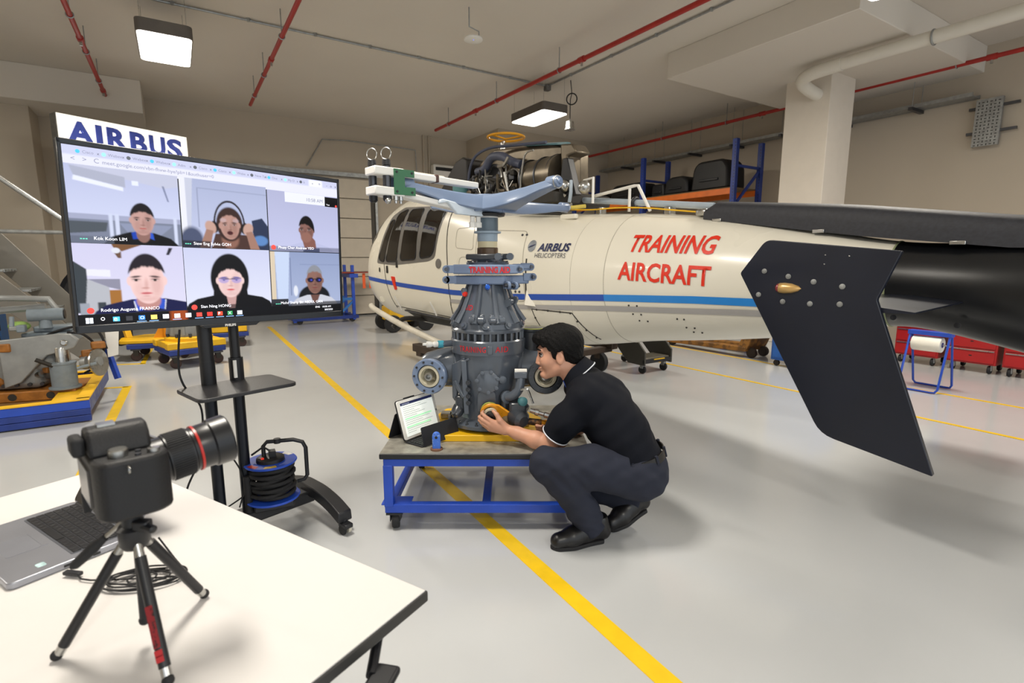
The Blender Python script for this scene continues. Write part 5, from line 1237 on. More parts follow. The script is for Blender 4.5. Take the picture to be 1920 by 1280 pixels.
def cutl(D, X, Y, Z):
    D = folds(.003)(D, X, Y, Z)
    for a, b, f in ((Lsh, Lel, .80), (Rsh, Rel, .76)):
        d = (b - a).normalized(); p = a.lerp(b, f)
        s = (X - p.x) * d.x + (Y - p.y) * d.y + (Z - p.z) * d.z
        r = (X - p.x) ** 2 + (Y - p.y) ** 2 + (Z - p.z) ** 2
        D = np.where(r < .02, np.maximum(D, s), D)
    c = (Pel + V(.0, 0, .045)); nrm = V(-.28, 0, 1).normalized()
    s = -((X - c.x) * nrm.x + (Y - c.y) * nrm.y + (Z - c.z) * nrm.z)
    D = np.maximum(D, s)
    n2 = (HP(-.03, 0, -.045) - Nb).normalized(); c2 = Nb + n2 * .042
    s2 = (X - c2.x) * n2.x + (Y - c2.y) * n2.y + (Z - c2.z) * n2.z
    return np.where((X - Nb.x) ** 2 + (Y - Nb.y) ** 2 + (Z - Nb.z) ** 2 < .0105, np.maximum(D, s2 - .0), D)
T.func(cutl)
shirt_o = T.build('polo_shirt', m_polo, man, 3, MI)
for a, b, f, r in ((Lsh, Lel, .79, .077), (Rsh, Rel, .75, .073)):
    MB(MI).torus(a.lerp(b, f), b - a, r, .0032, 40, 6).build('sleeve_trim', m_trim, shirt_o)
# collar: a band standing around the neck, open at the throat
nd = (HP(-.03, 0, -.045) - Nb).normalized(); F = frame(Nb + nd * .02 + V(.012, 0, .01), (hf - nd * hf.dot(nd)), z=nd)
def collar(r0, r1, h0, h1, th, m, name, par):
    vs = []; fs = []; n = 44
    for i in range(n + 1):
        a = R(22) + (2 * math.pi - 2 * R(22)) * i / n
        dip = .028 * max(0, math.cos(a)) ** 1.5
        for r, h in ((r0, h0), (r1, h1), (r1 + th, h1), (r0 + th, h0)):
            vs.append(tuple(F @ V(r * math.cos(a) * 1.08, r * math.sin(a), h - dip * (1 if h < .02 else 1.2))))
    for i in range(n):
        for k in range(4): fs.append((i * 4 + k, i * 4 + (k + 1) % 4, (i + 1) * 4 + (k + 1) % 4, (i + 1) * 4 + k))
    fs += [(0, 1, 2, 3), tuple(n * 4 + 3 - k for k in range(4))]
    return MB(MI).add(vs, fs).build(name, m, par)
collar(.098, .078, -.02, .05, .007, m_polo, 'collar', shirt_o)
vs = []
for i in range(45):
    a = R(24) + (2 * math.pi - 2 * R(24)) * i / 44; dip = .028 * max(0, math.cos(a)) ** 1.5
    vs.append(F @ V(.1035 * math.cos(a) * 1.08, .1035 * math.sin(a), -.012 - dip))
MB(MI).tube(vs, .0032, 6).build('collar_trim', m_trim, shirt_o)
MB(MI).bar(F @ V(.1, .03, -.03), F @ V(.085, .035, .02), .012, .004).build('placket', mat('royal blue lining', '#2748a8', .7), shirt_o)
# trousers
Q = SDF((.05, 2.38, .02), (.93, 3.05, .56), .005)
Q.ell(Pel + V(.0, 0, .0), (.16, .175, .13), .05); Q.ell(Pel + V(.03, -.06, -.055), (.125, .11, .115), .05); Q.ell(Pel + V(.03, .07, -.055), (.125, .11, .115), .05)
Q.chain([Lhip + V(0, 0, -.02), Lhip.lerp(Lknee, .5) + V(0, 0, .005), Lknee], [.125, .108, .082], .05)
Q.chain([Lknee, Lknee.lerp(Lank, .3) + V(.02, 0, 0), Lknee.lerp(Lank, .8), Lank + V(.0, 0, -.02)], [.084, .088, .08, .074], .03)
Q.chain([Rhip + V(0, 0, -.02), Rhip.lerp(Rknee, .5), Rknee], [.12, .1, .08], .05)
Q.chain([Rknee, Rknee.lerp(Rank, .35), Rknee.lerp(Rank, .8), Rank + V(-.01, 0, 0)], [.08, .085, .075, .068], .03)
def cutt(D, X, Y, Z):
    D = folds(.0036)(D, X, Y, Z)
    kn = np.exp(-((X - Lknee.x - .07) ** 2 + (Y - Lknee.y) ** 2 + (Z - Lknee.z + .05) ** 2) / .012)
    D = D + .004 * kn * np.sin(95 * (Z * .8 + X * .9))
    an = np.exp(-((X - Lank.x) ** 2 + (Y - Lank.y) ** 2 + (Z - Lank.z - .05) ** 2) / .01)
    D = D + .004 * an * np.sin(120 * (Z + X * .3))
    c = Pel + V(0, 0, .075); nrm = V(-.28, 0, 1).normalized()
    D = np.where(X > .6, np.maximum(D, (X - c.x) * nrm.x + (Y - c.y) * nrm.y + (Z - c.z) * nrm.z), D)
    d = (Lank - Lknee).normalized(); p = Lank + d * .035
    s = (X - p.x) * d.x + (Y - p.y) * d.y + (Z - p.z) * d.z
    D = np.where((X - p.x) ** 2 + (Y - p.y) ** 2 + (Z - p.z) ** 2 < .02, np.maximum(D, s), D)
    d = (Rank - Rknee).normalized(); p = Rank + d * .02
    s = (X - p.x) * d.x + (Y - p.y) * d.y + (Z - p.z) * d.z
    return np.where((X - p.x) ** 2 + (Y - p.y) ** 2 + (Z - p.z) ** 2 < .015, np.maximum(D, s), D)
Q.func(cutt)
trou = Q.build('trousers', m_trou, man, 3, MI)
# belt
nrm = V(-.28, 0, 1).normalized(); Fb = frame(Pel + V(.0, 0, .05), V(1, 0, .28), z=nrm)
b = MB(MI); vs = []; fs = []; n = 56
for i in range(n):
    a = 2 * math.pi * i / n
    for e, h in ((0, -.021), (.006, -.021), (.006, .021), (0, .021)):
        vs.append(tuple(Fb @ V((.147 + e) * math.cos(a) , (.166 + e) * math.sin(a), h)))
for i in range(n):
    j = (i + 1) % n
    for k in range(4): fs.append((i * 4 + k, j * 4 + k, j * 4 + (k + 1) % 4, i * 4 + (k + 1) % 4))
belt = b.add(vs, fs).build('belt', mat('black belt', '#15120f', .4), man)
for a in (200, 250, 300, 340, 20): MB(MI).box((0, 0, 0), (.012, .014, .056), M=Fb @ Matrix.Translation((.152 * math.cos(R(a)), .171 * math.sin(R(a)), 0)) @ rotz(R(a))).build('belt_loop', m_trou, belt)
MB(MI).tube(spline([V(.57, 2.535, .425), V(.62, 2.522, .40), (.665, 2.515, .375)], 5), .0035, 6).build('pocket_seam', m_black, trou)
MB(MI).bar((.695, 2.555, .322), (.745, 2.575, .312), .012, .018).build('pocket_clip', m_steel, trou, bev=.004)
# shoes
def shoe(heel, toe, up, parent_lbl):
    heel = Vector(heel); toe = Vector(toe); d = (toe - heel); Ln = d.length; Fx = frame(heel, d, z=up)
    lo = Vector([min((Fx @ V(x, y, z))[i] for x in (-.07, Ln + .07) for y in (-.09, .09) for z in (-.03, .2)) for i in range(3)])
    hi = Vector([max((Fx @ V(x, y, z))[i] for x in (-.07, Ln + .07) for y in (-.09, .09) for z in (-.03, .2)) for i in range(3)])
    S = SDF(lo, hi, .0042); p = lambda x, y, z: Fx @ V(x * Ln, y, z)
    S.chain([p(.06, 0, .055), p(.35, .004, .055), p(.62, .008, .048), p(.85, .006, .042)], [.043, .044, .05, .042], .02)
    S.cap(p(.05, 0, .06), p(.12, 0, .125), .04, .047, .03); S.cap(p(.15, 0, .11), p(.55, 0, .06), .042, .04, .04)
    A = np.array(Fx.to_3x3()).T; o = Fx.translation
    def sole(D, X, Y, Z):
        z = (X - o.x) * A[2, 0] + (Y - o.y) * A[2, 1] + (Z - o.z) * A[2, 2]
        return np.maximum(np.maximum(D, .016 - z), z - .15)
    so = S.func(sole).build('shoe', m_shoe, man, 2, MI)
    P = [(.02, .0), (.06, .042), (.3, .045), (.62, .06), (.9, .042), (1.0, .0), (.9, -.036), (.62, -.046), (.3, -.042), (.06, -.042)]
    MB(MI).prism([(q[0] * Ln, q[1]) for q in [tuple(v_) for v_ in round_poly([Vector((a, b)) for a, b in P], .05, 3)]], .02, Fx).build('sole', m_rubber, so, bev=.004)
    return so
shoe((.50, 2.625, .001), (.195, 2.53, .001), (0, 0, 1), 'left')
shoe((.765, 2.80, .095), (.53, 2.70, .004), (.38, .15, 1), 'right')
# ---------------------------------------------------------------- yellow ring wrench on the shaft
m_wr = mat('orange yellow tool paint', '#dd9414', .42, col2='#3a2a16', cov=.7, scale=45)
t = thing('ring_wrench', 'orange yellow ring wrench on the gearbox shaft held by the man', 'wrench', (-.122, 2.925, .618))
MB().torus((0, 0, 0), (.05, -1, -.25), .052, .011, 28, 8).build('ring_head', m_wr, t)
MB().prism([(-.06, -.035), (-.02, -.06), (.09, -.045), (.165, -.05), (.175, -.015), (.11, .01), (.05, .055), (.015, .06)], .016, frame((0, .012, 0), (1, -.12, 0), y=(0, -.25, 1))).build('web', m_wr, t, bev=.003)
MB().tube([(.12, -.03, -.03), (.3, -.03, -.05), (.42, .0, -.062)], [.02, .018, .018], 12).build('handle', m_wr, t)
MB().cyl((.2, -.03, -.039), (.29, -.03, -.0489), .0205, n=12).build('worn_sleeve', mat('worn brown', '#7a4f22', .6, col2='#2a1c12', cov=.5, scale=60), t)
# ---------------------------------------------------------------- tablet on the trolley
tz = .4555
t = thing('tablet', 'white framed tablet in a black folding keyboard case on the trolley', 'tablet', (-.60, 2.862, tz), math.atan2(.256, .176))
m_case = mat('black case', '#14161c', .6)
lean = Matrix.Rotation(R(-17), 4, 'X')
tb = Matrix.Translation((0, .02, .012)) @ lean
MB(tb).prism(rrect(.305, .228, .012, 3, .1525, .114), .008, frame((0, 0, 0), (1, 0, 0), y=(0, 0, 1))).build('frame', m_white, t, bev=.002)
MB(tb).prism(rrect(.313, .236, .014, 3, .1525, .114), .006, frame((0, .0065, 0), (1, 0, 0), y=(0, 0, 1))).build('case_back', m_case, t, bev=.002)
scr2 = MB(tb).box((.1525, -.0085, .114), (.262, .001, .197)).build('display', emit('page', '#d7dcd6', .78), t)
def row(x, z, w, h, c, s=.8, nm='text_line'): MB(tb).box((.0215 + x + w / 2, -.0092, .0155 + z), (w, .0004, h)).build(nm, emit('page ' + c, c, s), scr2)
row(0, .189, .262, .016, '#161c3c', 1., 'title_bar'); row(.012, .188, .06, .004, '#c9cde0')
for i, w in enumerate((.15, .2, .09, .13, .17, .1, .21, .2, .14, .22, .12, .2, .18, .07)): row(.012, .170 - i * .0115, w, .0022, '#6f7670')
row(.012, .1, .22, .009, '#a5e6b2', .8, 'highlight'); row(.012, .052, .2, .009, '#a5e6b2', .8, 'highlight')
MB(tb).lathe([(.006, 0), (.006, .0006), (0, .0006)], 16, (.295, -.0084, .114), (0, -1, 0)).build('home_button', m_galv, t)
MB().prism([(0, 0), (.3, 0), (.3, -.135), (0, -.135)], .006, Matrix.Translation((.0, .015, .001))).build('keyboard_base', m_case, t, bev=.002)
kb = MB()
for i in range(12):
    for j in range(5): kb.box((.025 + i * .0228, -.015 - j * .0205, .0085), (.019, .016, .003))
kb.build('keys', m_black, t, kind='stuff')
MB(Matrix.Translation((.005, -.125, .004)) @ Matrix.Rotation(R(-12), 4, 'X') @ rotz(R(-12))).prism(rrect(.25, .11, .008, 3, .125, .055), .005, frame((0, 0, 0), (1, 0, 0), y=(0, 0, 1))).build('front_flap', m_case, t, bev=.002)
MB(Matrix.Translation((0, .16, .0)) @ Matrix.Rotation(R(22), 4, 'X')).prism(rrect(.3, .17, .008, 3, .1525, .085), .004, frame((0, 0, 0), (1, 0, 0), y=(0, 0, 1))).build('kick_stand', m_case, t)
MB(tb).box((.12, .012, .232), (.085, .012, .012)).build('pen_clip', m_case, t, bev=.003)

# ---------------------------------------------------------------- white table in front
TA = math.atan2(.521, -.853); TM = Matrix.Translation((-.195, 1.11, 0)) @ rotz(TA)
t = thing('white_table', 'white folding table with dark edge in the foreground', 'table', (-.195, 1.11, 0), TA)
m_lam = mat('white laminate', '#d6d3d0', .42, var=.015, scale=3)
MB().box((.747, .375, .7385), (1.484, .74, .003)).build('top_surface', m_lam, t)
MB().box((.747, .375, .7245), (1.494, .75, .026)).build('edge_band', mat('dark edge band', '#2b2a29', .5), t, bev=.003)
for x in (.14, 1.35):
    MB().box((x, .375, .695), (.05, .6, .03)).build('leg_bracket', m_black, t, bev=.005)
    for y in (.2, .55): MB().cyl((x, y, .04), (x, y, .69), .02, n=16).build('leg', m_black, t)
    MB().box((x, .375, .03), (.06, .66, .03)).build('foot_bar', m_black, t, bev=.01)
    for y in (.07, .68): MB().cyl((x, y, 0), (x, y, .018), .02, n=14).build('glide', m_rubber, t)
MB().tube([(.1, .05, .7), (.04, .12, .69), (-.02, .2, .675)], .011, 10).build('release_lever', m_black, t)
MB().box((-.045, .2, .672), (.055, .085, .018), rz=R(20)).build('lever_paddle', m_black, t, bev=.008)
# laptop
m_sil = mat('silver laptop shell', '#9c9ea6', .35, .6, var=.04)
LZ = .7405
t = thing('laptop', 'open silver laptop with black keys at the left of the white table', 'laptop', TM @ V(.82, .25, LZ), TA)
MB().prism(rrect(.39, .262, .016, 4, .195, .131), .017).build('base', m_sil, t, bev=.003)
MB().prism(rrect(.33, .118, .005, 3, .195, .072), .0012, Matrix.Translation((0, 0, .017))).build('key_well', mat('key well', '#4f5157', .5), t)
KW = .0198
for j in range(6):
    n_ = 15 if j else 15
    for i in range(n_):
        if j == 5 and 4 < i < 10:
            if i == 5: MB().box((.045 + 7 * .0214, .018 + j * .0198, .0195), (.0214 * 5 - .002, .0172, .003)).build('key', m_black, t)
            continue
        if j == 0 and i == 0:
            k0 = MB().box((0, 0, 0), (KW, .0172, .003)).build('key', m_black, t, bev=.0008); k0.location = (.045 + i * .0214, .018 + j * .0198, .0195); continue
        k = k0.copy(); COL.objects.link(k); k.parent = t; k.location = (.045 + i * .0214, .018 + j * .0198, .0195)
MB().prism(rrect(.11, .07, .004, 3, .2, .19), .0008, Matrix.Translation((0, 0, .0168))).build('touch_pad', mat('touch pad', '#8b8d95', .3, .3), t)
MB().box((.2, .148, .0172), (.11, .012, .0012)).build('pad_buttons', m_sil, t)
MB().prism(rrect(.05, .028, .003, 3, .355, .225), .0006, Matrix.Translation((0, 0, .017))).build('blue_sticker', mat('blue sticker', '#3b78c9', .4, var=.4, scale=80), t)
MB().prism(rrect(.022, .018, .003, 3, .04, .19), .0006, Matrix.Translation((0, 0, .017))).build('hologram_sticker', mat('hologram sticker', '#bfe3e6', .25, .2, var=.4, scale=90), t)
lid = Matrix.Translation((0, .005, .018)) @ Matrix.Rotation(R(30), 4, 'X')
MB(lid).prism(rrect(.39, .255, .012, 4, .195, .1275), .008, frame((0, 0, 0), (1, 0, 0), y=(0, 0, 1))).build('lid', m_sil, t, bev=.003)
MB(lid).prism(rrect(.38, .245, .01, 4, .195, .1275), .001, frame((0, .0012, 0), (1, 0, 0), y=(0, 0, 1))).build('lid_screen', mat('dark laptop screen', '#16171b', .15), t)
for x in (.06, .33): MB().cyl((x - .03, .004, .016), (x + .03, .004, .016), .007, n=12).build('hinge', m_black, t)
for y in (.09, .12, .15): MB().box((-.0003, y, .008), (.002, .016, .006)).build('port', m_black, t)
# tripod
AP = TM @ V(.366, .425, .965)
t = thing('mini_tripod', 'small black tripod with silver tips holding the camera on the white table', 'tripod', (AP.x, AP.y, LZ))
z0 = .965 - LZ
for k, (fx, fy) in enumerate(((.464, .537), (.412, .288), (.217, .457))):
    f = TM @ V(fx, fy, LZ) - V(AP.x, AP.y, LZ); f.z = .007; top = V(0, 0, z0 + .005) + V(f.x, f.y, 0) * .09
    dd = f - top
    lg = MB().cyl(top + dd * .13, top + dd * .9, .0098, n=14).build('leg', m_black, t)
    MB().cyl(top, top + dd * .16, .008, n=14).build('leg_knuckle', m_steel, lg)
    MB().cyl(top + dd * .88, top + dd * .965, .0088, n=14).build('leg_tip', m_steel, lg)
    MB().ball(f + V(0, 0, .004), .0105, 12, 8).build('rubber_foot', m_rubber, lg)
    if k == 2:
        yv = (-dd).normalized(); xv = V(1, -.3, 0); xv = (xv - yv * xv.dot(yv)).normalized()
        Fr = frame(top + dd * .62, dd, y=V(.3, -1, .1)); 
        nrm = (V(.1, -1, .35) - dd.normalized() * V(.1, -1, .35).dot(dd.normalized())).normalized()
        MB().box((0, 0, 0), (.075, .012, .002), M=frame(top + dd * .62 + nrm * .0092, dd, z=nrm)).build('red_label', mat('dark red label', '#8a1c22', .5, col2='#1a0f10', cov=.55, scale=120), lg)
        for q in (.80, .835): MB().box((0, 0, 0), (.012, .013, .002), M=frame(top + dd * q + nrm * .0092, dd, z=nrm)).build('red_band', mat('red band', '#b4282c', .5), lg)
MB().cyl((0, 0, z0 - .17), (0.003, 0.004, z0 + .02), .0085, n=14).build('center_column', m_black, t)
MB().ball((0, 0, z0 - .172), .0105, 12, 8).build('column_foot', m_rubber, t)
MB().lathe([(.02, -.02), (.026, -.01), (.026, .02), (.018, .026), (.018, .045), (.028, .05), (.028, .062)], 20, (0, 0, z0 + .005)).build('head', m_black, t)
MB().box((.025, -.01, z0 + .035), (.03, .02, .02)).cyl((.02, -.01, z0 + .035), (.055, -.02, z0 + .03), .008, n=10).build('lock_knob', m_black, t, bev=.004)
hd = MB().tube([(-.01, -.005, z0 + .045), (-.03, -.01, z0 + .025), (-.05, -.012, z0 + .008)], .0038, 8).build('pan_handle_rod', m_steel, t)
MB().tube([(-.046, -.012, z0 + .011), (-.07, -.015, z0 - .01), (-.105, -.02, z0 - .042), (-.112, -.02, z0 - .048)], [.006, .0105, .009, .004], 12).build('pan_handle_grip', m_rubber, t)
# camera
t = thing('camera', 'black digital camera with a long red ringed lens on the mini tripod', 'camera', (AP.x - .012, AP.y - .005, 1.04), math.atan2(-.68, .73), scale=1.1)
m_cam = mat('black camera body', '#101013', .55, var=.15, bump=.15, bscale=300); m_lens = mat('black lens barrel', '#141518', .32)
hb = round_poly([Vector(p) for p in [(-.082, -.042), (.062, -.042), (.085, -.03), (.088, .04), (.07, .062), (.048, .06), (.042, .036), (-.075, .036), (-.086, .0)]], .014, 3)
MB().prism(hb, .1, Matrix.Translation((0, 0, .002))).build('body', m_cam, t, bev=.006)
MB().prism([(-.04, 0), (.04, 0), (.03, .03), (.016, .044), (-.016, .044), (-.03, .03)], .085, frame((0, .045, .1), (1, 0, 0), y=(0, 0, 1))).build('prism_hump', m_cam, t, bev=.006)
MB().box((0, -.05, .118), (.045, .018, .032)).build('eyepiece', m_rubber, t, bev=.006)
MB().box((0, -.01, .146), (.022, .024, .004)).build('hot_shoe', m_steel, t)
MB().box((-.012, -.0435, .05), (.088, .004, .064)).build('rear_display', mat('rear display', '#4a4744', .25), t)
MB().lathe([(.014, 0), (.014, .01), (.012, .012), (0, .012)], 24, (.05, -.005, .102)).build('mode_dial', m_steel, t)
MB().lathe([(.009, 0), (.009, .006), (0, .007)], 16, (.066, .04, .102)).build('shutter_button', m_steel, t)
for x, y in ((.05, .022), (.068, .018)): MB().lathe([(.0045, 0), (.0045, .003), (0, .003)], 10, (x, y, .102)).build('button', m_dsteel, t)
ln = MB().lathe([(.036, .034), (.038, .05), (.041, .052), (.041, .07), (.043, .072), (.043, .112), (.0405, .114), (.0405, .125)], 40, (-.005, 0, .052), (0, 1, .12)).build('lens_barrel', m_lens, t)
MB().lathe([(.0405, .122), (.0415, .125), (.0425, .145), (.0455, .148), (.0465, .176), (.044, .179), (.039, .175), (.037, .15), (0, .145)], 40, (-.005, 0, .052), (0, 1, .12)).build('lens_front', m_lens, ln)
MB().lathe([(.0408, .119), (.0432, .1195), (.0432, .1235), (.0408, .124)], 40, (-.005, 0, .052), (0, 1, .12)).build('red_ring', mat('red ring', '#b3261d', .35), ln)
rg = MB(); Fl = axis_frame((-.005, 0, .052), (0, 1, .12))
for i in range(60):
    a = 2 * math.pi * i / 60; rg.box((.0436, 0, .092), (.0016, .0025, .034), M=Fl @ rotz(a))
rg.build('zoom_grip', m_rubber, ln, kind='stuff')
MB().box((-.046, .085, .07), (.006, .03, .016)).build('switch_panel', m_lens, ln, bev=.003)
for z_, s_, y_ in ((.066, '24', .1), (.07, '105', .078)): text('focal_mark', s_, .008, m_white, ln, frame((-.0335, y_, .0905), (0, -1, 0), y=(-.6, 0, .8)), .0002)
MB().tube(spline([(-.085, -.01, .06), (-.105, -.03, .06), (-.112, -.035, .03), (-.11, -.035, .0)], 6), .003, 8).build('usb_lead', m_rubber, t)
MB().box((-.11, -.035, -.02), (.014, .012, .042)).build('lead_plug', m_rubber, t, bev=.003)
for x in (-.086, .09): MB().torus((x, 0, .088), (0, 1, 0), .006, .0015, 12, 6).build('strap_lug', m_steel, t)
# cable coil on the table
c0 = TM @ V(.6, .33, LZ + .003)
P_ = []
for i in range(150):
    a = i * .25; r_ = .045 + .018 * math.sin(i * .11); P_.append((r_ * 1.5 * math.cos(a) + .012 * math.sin(i * .05), r_ * .7 * math.sin(a), .001 + .0022 * (i / 38) + .002 * math.sin(i * .7) ** 2))
P_ = [(-.16, .05, .003), (-.12, .02, .003)] + P_ + [(.1, -.01, .006), (.06, .03, .03), (.02, .05, .08)]
t = thing('usb_cable', 'loosely coiled thin black cable lying behind the tripod on the table', 'cable', c0, .2)
MB().tube(spline(P_, 3), .0022, 6).build('coil', m_rubber, t)
MB().box((-.175, .055, .006), (.045, .014, .009), rz=R(-20)).build('plug', m_black, t, bev=.002)
# ---------------------------------------------------------------- illuminated sign
sd = V(.495, .869, 0).normalized()
t = thing('wall_sign', 'white lit company sign with shiny blue letters above the video screen', 'sign', (-7.45, 9.0, 3.1), math.atan2(sd.y, sd.x))
MB().box((1.045, .12, .385), (2.09, .22, .77)).build('light_box', m_galv, t, bev=.01)
MB().box((1.045, .005, .385), (2.07, .012, .75)).build('face', emit('sign face', '#f7f2e6', 1.0), t)
m_let = mat('bevelled blue letter', '#5266d2', .28, .2, var=.2, scale=2)
for ch, x0, w in (('A', .12, .38), ('I', .535, .09), ('R', .7, .31), ('B', 1.06, .27), ('U', 1.38, .27), ('S', 1.69, .27)):
    text('letter_' + ch.lower(), ch, .47, m_let, t, frame((x0, -.022, .335), (1, 0, 0), y=(0, 0, 1)), .012, bold=.004, bev=.012, fit=w)
# ---------------------------------------------------------------- maintenance stairs at the left
t = thing('maintenance_stairs', 'grey steel maintenance stairs with ribbed treads and handrail at the left', 'stairs', RM(-1.0, 9.1, 0), TH)
m_str = mat('grey stringer plate', '#77736b', .45, .3, var=.1, scale=3)
for y in (0., .75):
    P = [(.08, .1), (-.05, .1), (-2.0, 2.55), (-2.0, 2.9), (-1.75, 2.9), (.12, .35)] if y else [(.06, .05), (-.12, .05), (-2.0, 2.0), (-2.0, 2.4), (-1.86, 2.4), (.1, .16)]
    MB().prism(P, .03, frame((0, y, 0), (1, 0, 0), y=(0, 0, 1))).build('stringer', m_str, t, bev=.006)
for i in range(9):
    z = .31 + .26 * i; x = -.02 - .225 * i
    tr = MB().box((x - .06, .36, z), (.22, .7, .03)).build('tread', m_galv, t, bev=.004)
    for k in range(9): MB().box((x + .052, .06 + .075 * k, z), (.012, .03, .034)).build('tread_tooth', m_steel, tr)
MB().cyl((-.15, -.02, 1.95), (-2.3, -.02, 3.85), .03, n=16).build('handrail', m_steel, t)
MB().tube([(-2.2, -.02, 1.84), (-.1, -.02, 1.84)], .026, 12).build('mid_rail', m_galv, t)
for x in (-.2, -1.2, -2.1): MB().cyl((x, -.02, .5 - x * .9), (x, -.02, 1.99 - x * .88), .022, n=12).build('rail_post', m_galv, t)
for x in (0., -2.2):
    for y in (.05, .7): MB().lathe([(.02, -.02), (.05, -.02), (.05, .02), (.02, .02)], 18, (x, y, .05), (0, 1, 0)).build('wheel', m_rubber, t)
MB().box((-2.6, .36, 2.66), (1.3, .8, .05)).build('platform', m_galv, t)
for x in (-2.1, -3.2):
    for y in (.03, .7): MB().cyl((x, y, .05), (x, y, 2.64), .025, n=12).build('platform_leg', m_galv, t)
# black cover and blue cabinet behind the stairs
t = thing('black_drum', 'round black plastic cover leaning behind the stairs, half hidden by the screen', 'drum', (-7.15, 9.1, .0), R(10))
MB().lathe([(0, -.12), (.5, -.12), (.56, -.06), (.56, .06), (.48, .12), (0, .12)], 36, (0, 0, .86), (.3, -1, .1)).build('shell', m_black, t)
MB().box((0, 0, .17), (.7, .4, .34)).build('cradle', m_gap, t, bev=.03)
MB().box((.02, -.14, 1.02), (.07, .03, .16)).build('handle_slot', m_white, t, bev=.01)
t = thing('blue_cabinet', 'tall blue steel cabinet at the far left edge behind the stairs', 'cabinet', RM(-2.6, 12.2, 0), TH)
MB().box((-.45, 0, 1.08), (.9, .5, 2.16)).build('body', mat('cabinet blue', '#1f5f9e', .45), t, bev=.01)
for x in (-.67, -.23):
    d_ = MB().box((x, -.255, 1.1), (.43, .015, 2.0)).build('door', MATS['cabinet blue'], t, bev=.004)
    MB().box((x + (.15 if x < -.4 else -.15), -.27, 1.15), (.02, .02, .14)).build('handle', m_dsteel, d_)
# ---------------------------------------------------------------- crate with a disassembled gear unit
t = thing('blue_crate', 'low blue timber crate with yellow rim at the left of the hall', 'crate', RM(-.79, 6.07, 0), TH)
for z in (.04, .1, .17): MB().box((-.95, .02, z), (1.9, .04, .056 if z < .15 else .08)).build('front_board', m_dblue if z < .15 else m_blue, t, bev=.004)
MB().box((-.02, .78, .15), (.04, 1.5, .12)).build('side_board', mat('scuffed slate blue', '#49558a', .6, col2='#6d7491', cov=.55, scale=12), t, bev=.004)
MB().box((-.95, 1.55, .15), (1.9, .04, .12)).build('back_board', m_dblue, t, bev=.004)
MB().box((-1.88, .78, .15), (.04, 1.5, .12)).build('side_board', m_dblue, t, bev=.004)
for c_, d_ in (((-.95, .03, .217), (1.9, .08, .014)), ((-.05, .78, .217), (.1, 1.5, .014)), ((-.95, 1.54, .217), (1.9, .07, .014))): MB().box(c_, d_).build('rim', m_yel, t, bev=.002)
for x in (-.21,): MB().box((x, .78, .18), (.19, 1.38, .03)).build('plank', m_yel, t, bev=.004)
MB().box((-1.1, .78, .1), (1.6, 1.4, .04)).build('floor_board', mat('brown timber', '#7c5a2e', .7, var=.25, scale=7), t)
for y in (.45, .9, 1.42):
    for x in (-.1, -1.0, -1.8): MB().box((x, y, .045), (.1, .14, .09)).build('block', mat('raw timber', '#8a4f2d', .75), t, bev=.004)
m_cast = mat('grey casting', '#8f9190', .42, .25, var=.12, scale=9); m_obr = mat('brown orange paint', '#9a6224', .5, var=.25, scale=20); m_gry = mat('grey hammer paint', '#79848c', .4, var=.06, scale=30)
g = thing('gear_unit', 'disassembled grey gear unit with brown brackets lying in the blue crate', 'gear unit', (-4.66, 5.16, .122), R(20))
MB().box((-.22, .1, .05), (.95, .55, .1)).build('bed_frame', m_obr, g, bev=.01)
for x in (-.45, -.25, 0.05): MB().cyl((x, -.177, .05), (x, -.1, .05), .035, n=16).build('frame_hole', m_gap, g)
MB().lathe([(.13, .1), (.13, .115), (.105, .12), (.105, .34), (.11, .345), (.11, .36), (.06, .365)], 28, (.15, -.1, 0)).build('jack_cylinder', m_gry, g)
MB().lathe([(.055, .35), (.055, .5), (.05, .51), (0, .51)], 24, (.15, -.1, 0)).build('chrome_piston', m_steel, g)
MB().prism([(.0, 0), (.22, .06), (.26, .14), (.2, .2), (.1, .21), (-.35, .17), (-.35, -.3), (-.22, -.25)], .05, frame((.05, -.1, .44), (1, .1, 0), y=(0, 0, 1))).lathe([(.07, -.03), (.07, .03)], 24, (.21, -.1, .56), (.1, -1, 0)).build('cast_arm', m_cast, g, bev=.01)
MB().lathe([(.025, 0), (.03, .02), (.02, .03), (0, .03)], 14, (.2, -.135, .56), (.1, -1, 0)).build('pivot_bolt', m_steel, g)
MB().box((-.3, .1, .33), (.55, .42, .44)).build('casing', m_cast, g, bev=.06)
MB().lathe([(.2, 0), (.22, .05), (.2, .3), (.16, .34)], 28, (-.25, .1, .35), (1, 0, .05)).build('casing_drum', m_cast, g)
for i in range(6): MB().cyl((-.52 + i * .1, -.12, .16), (-.52 + i * .1, -.14, .16), .018, n=10).build('casing_bolt', m_dsteel, g)
MB().box((-.5, -.16, .42), (.14, .03, .3)).build('side_plate', m_white, g, bev=.008)
MB().box((.02, .12, .6), (.42, .26, .1)).box((.05, .12, .68), (.3, .2, .06)).build('upper_block', m_gry, g, bev=.015)
MB().cyl((.02, .0, .7), (.02, .0, .8), .055, .045, 18).cyl((-.1, -.03, .83), (.17, .02, .83), .062, n=20).build('tee_pipe', m_gry, g)
MB().cyl((.165, .019, .83), (.18, .022, .83), .048, n=18).build('pipe_mouth', m_black, g)
MB().tube([(-.6, .05, .62), (-.55, .05, .9), (-.3, .0, 1.0), (.05, .05, .98), (.12, .05, .84)], .03, 10).build('linkage', m_cast, g)
MB().tube([(-.7, .05, .85), (.0, .1, .9)], .035, 10).build('linkage', m_cast, g)
MB().box((-.55, .05, 1.2), (.12, .1, .5)).build('upright_strut', m_cast, g, bev=.02)
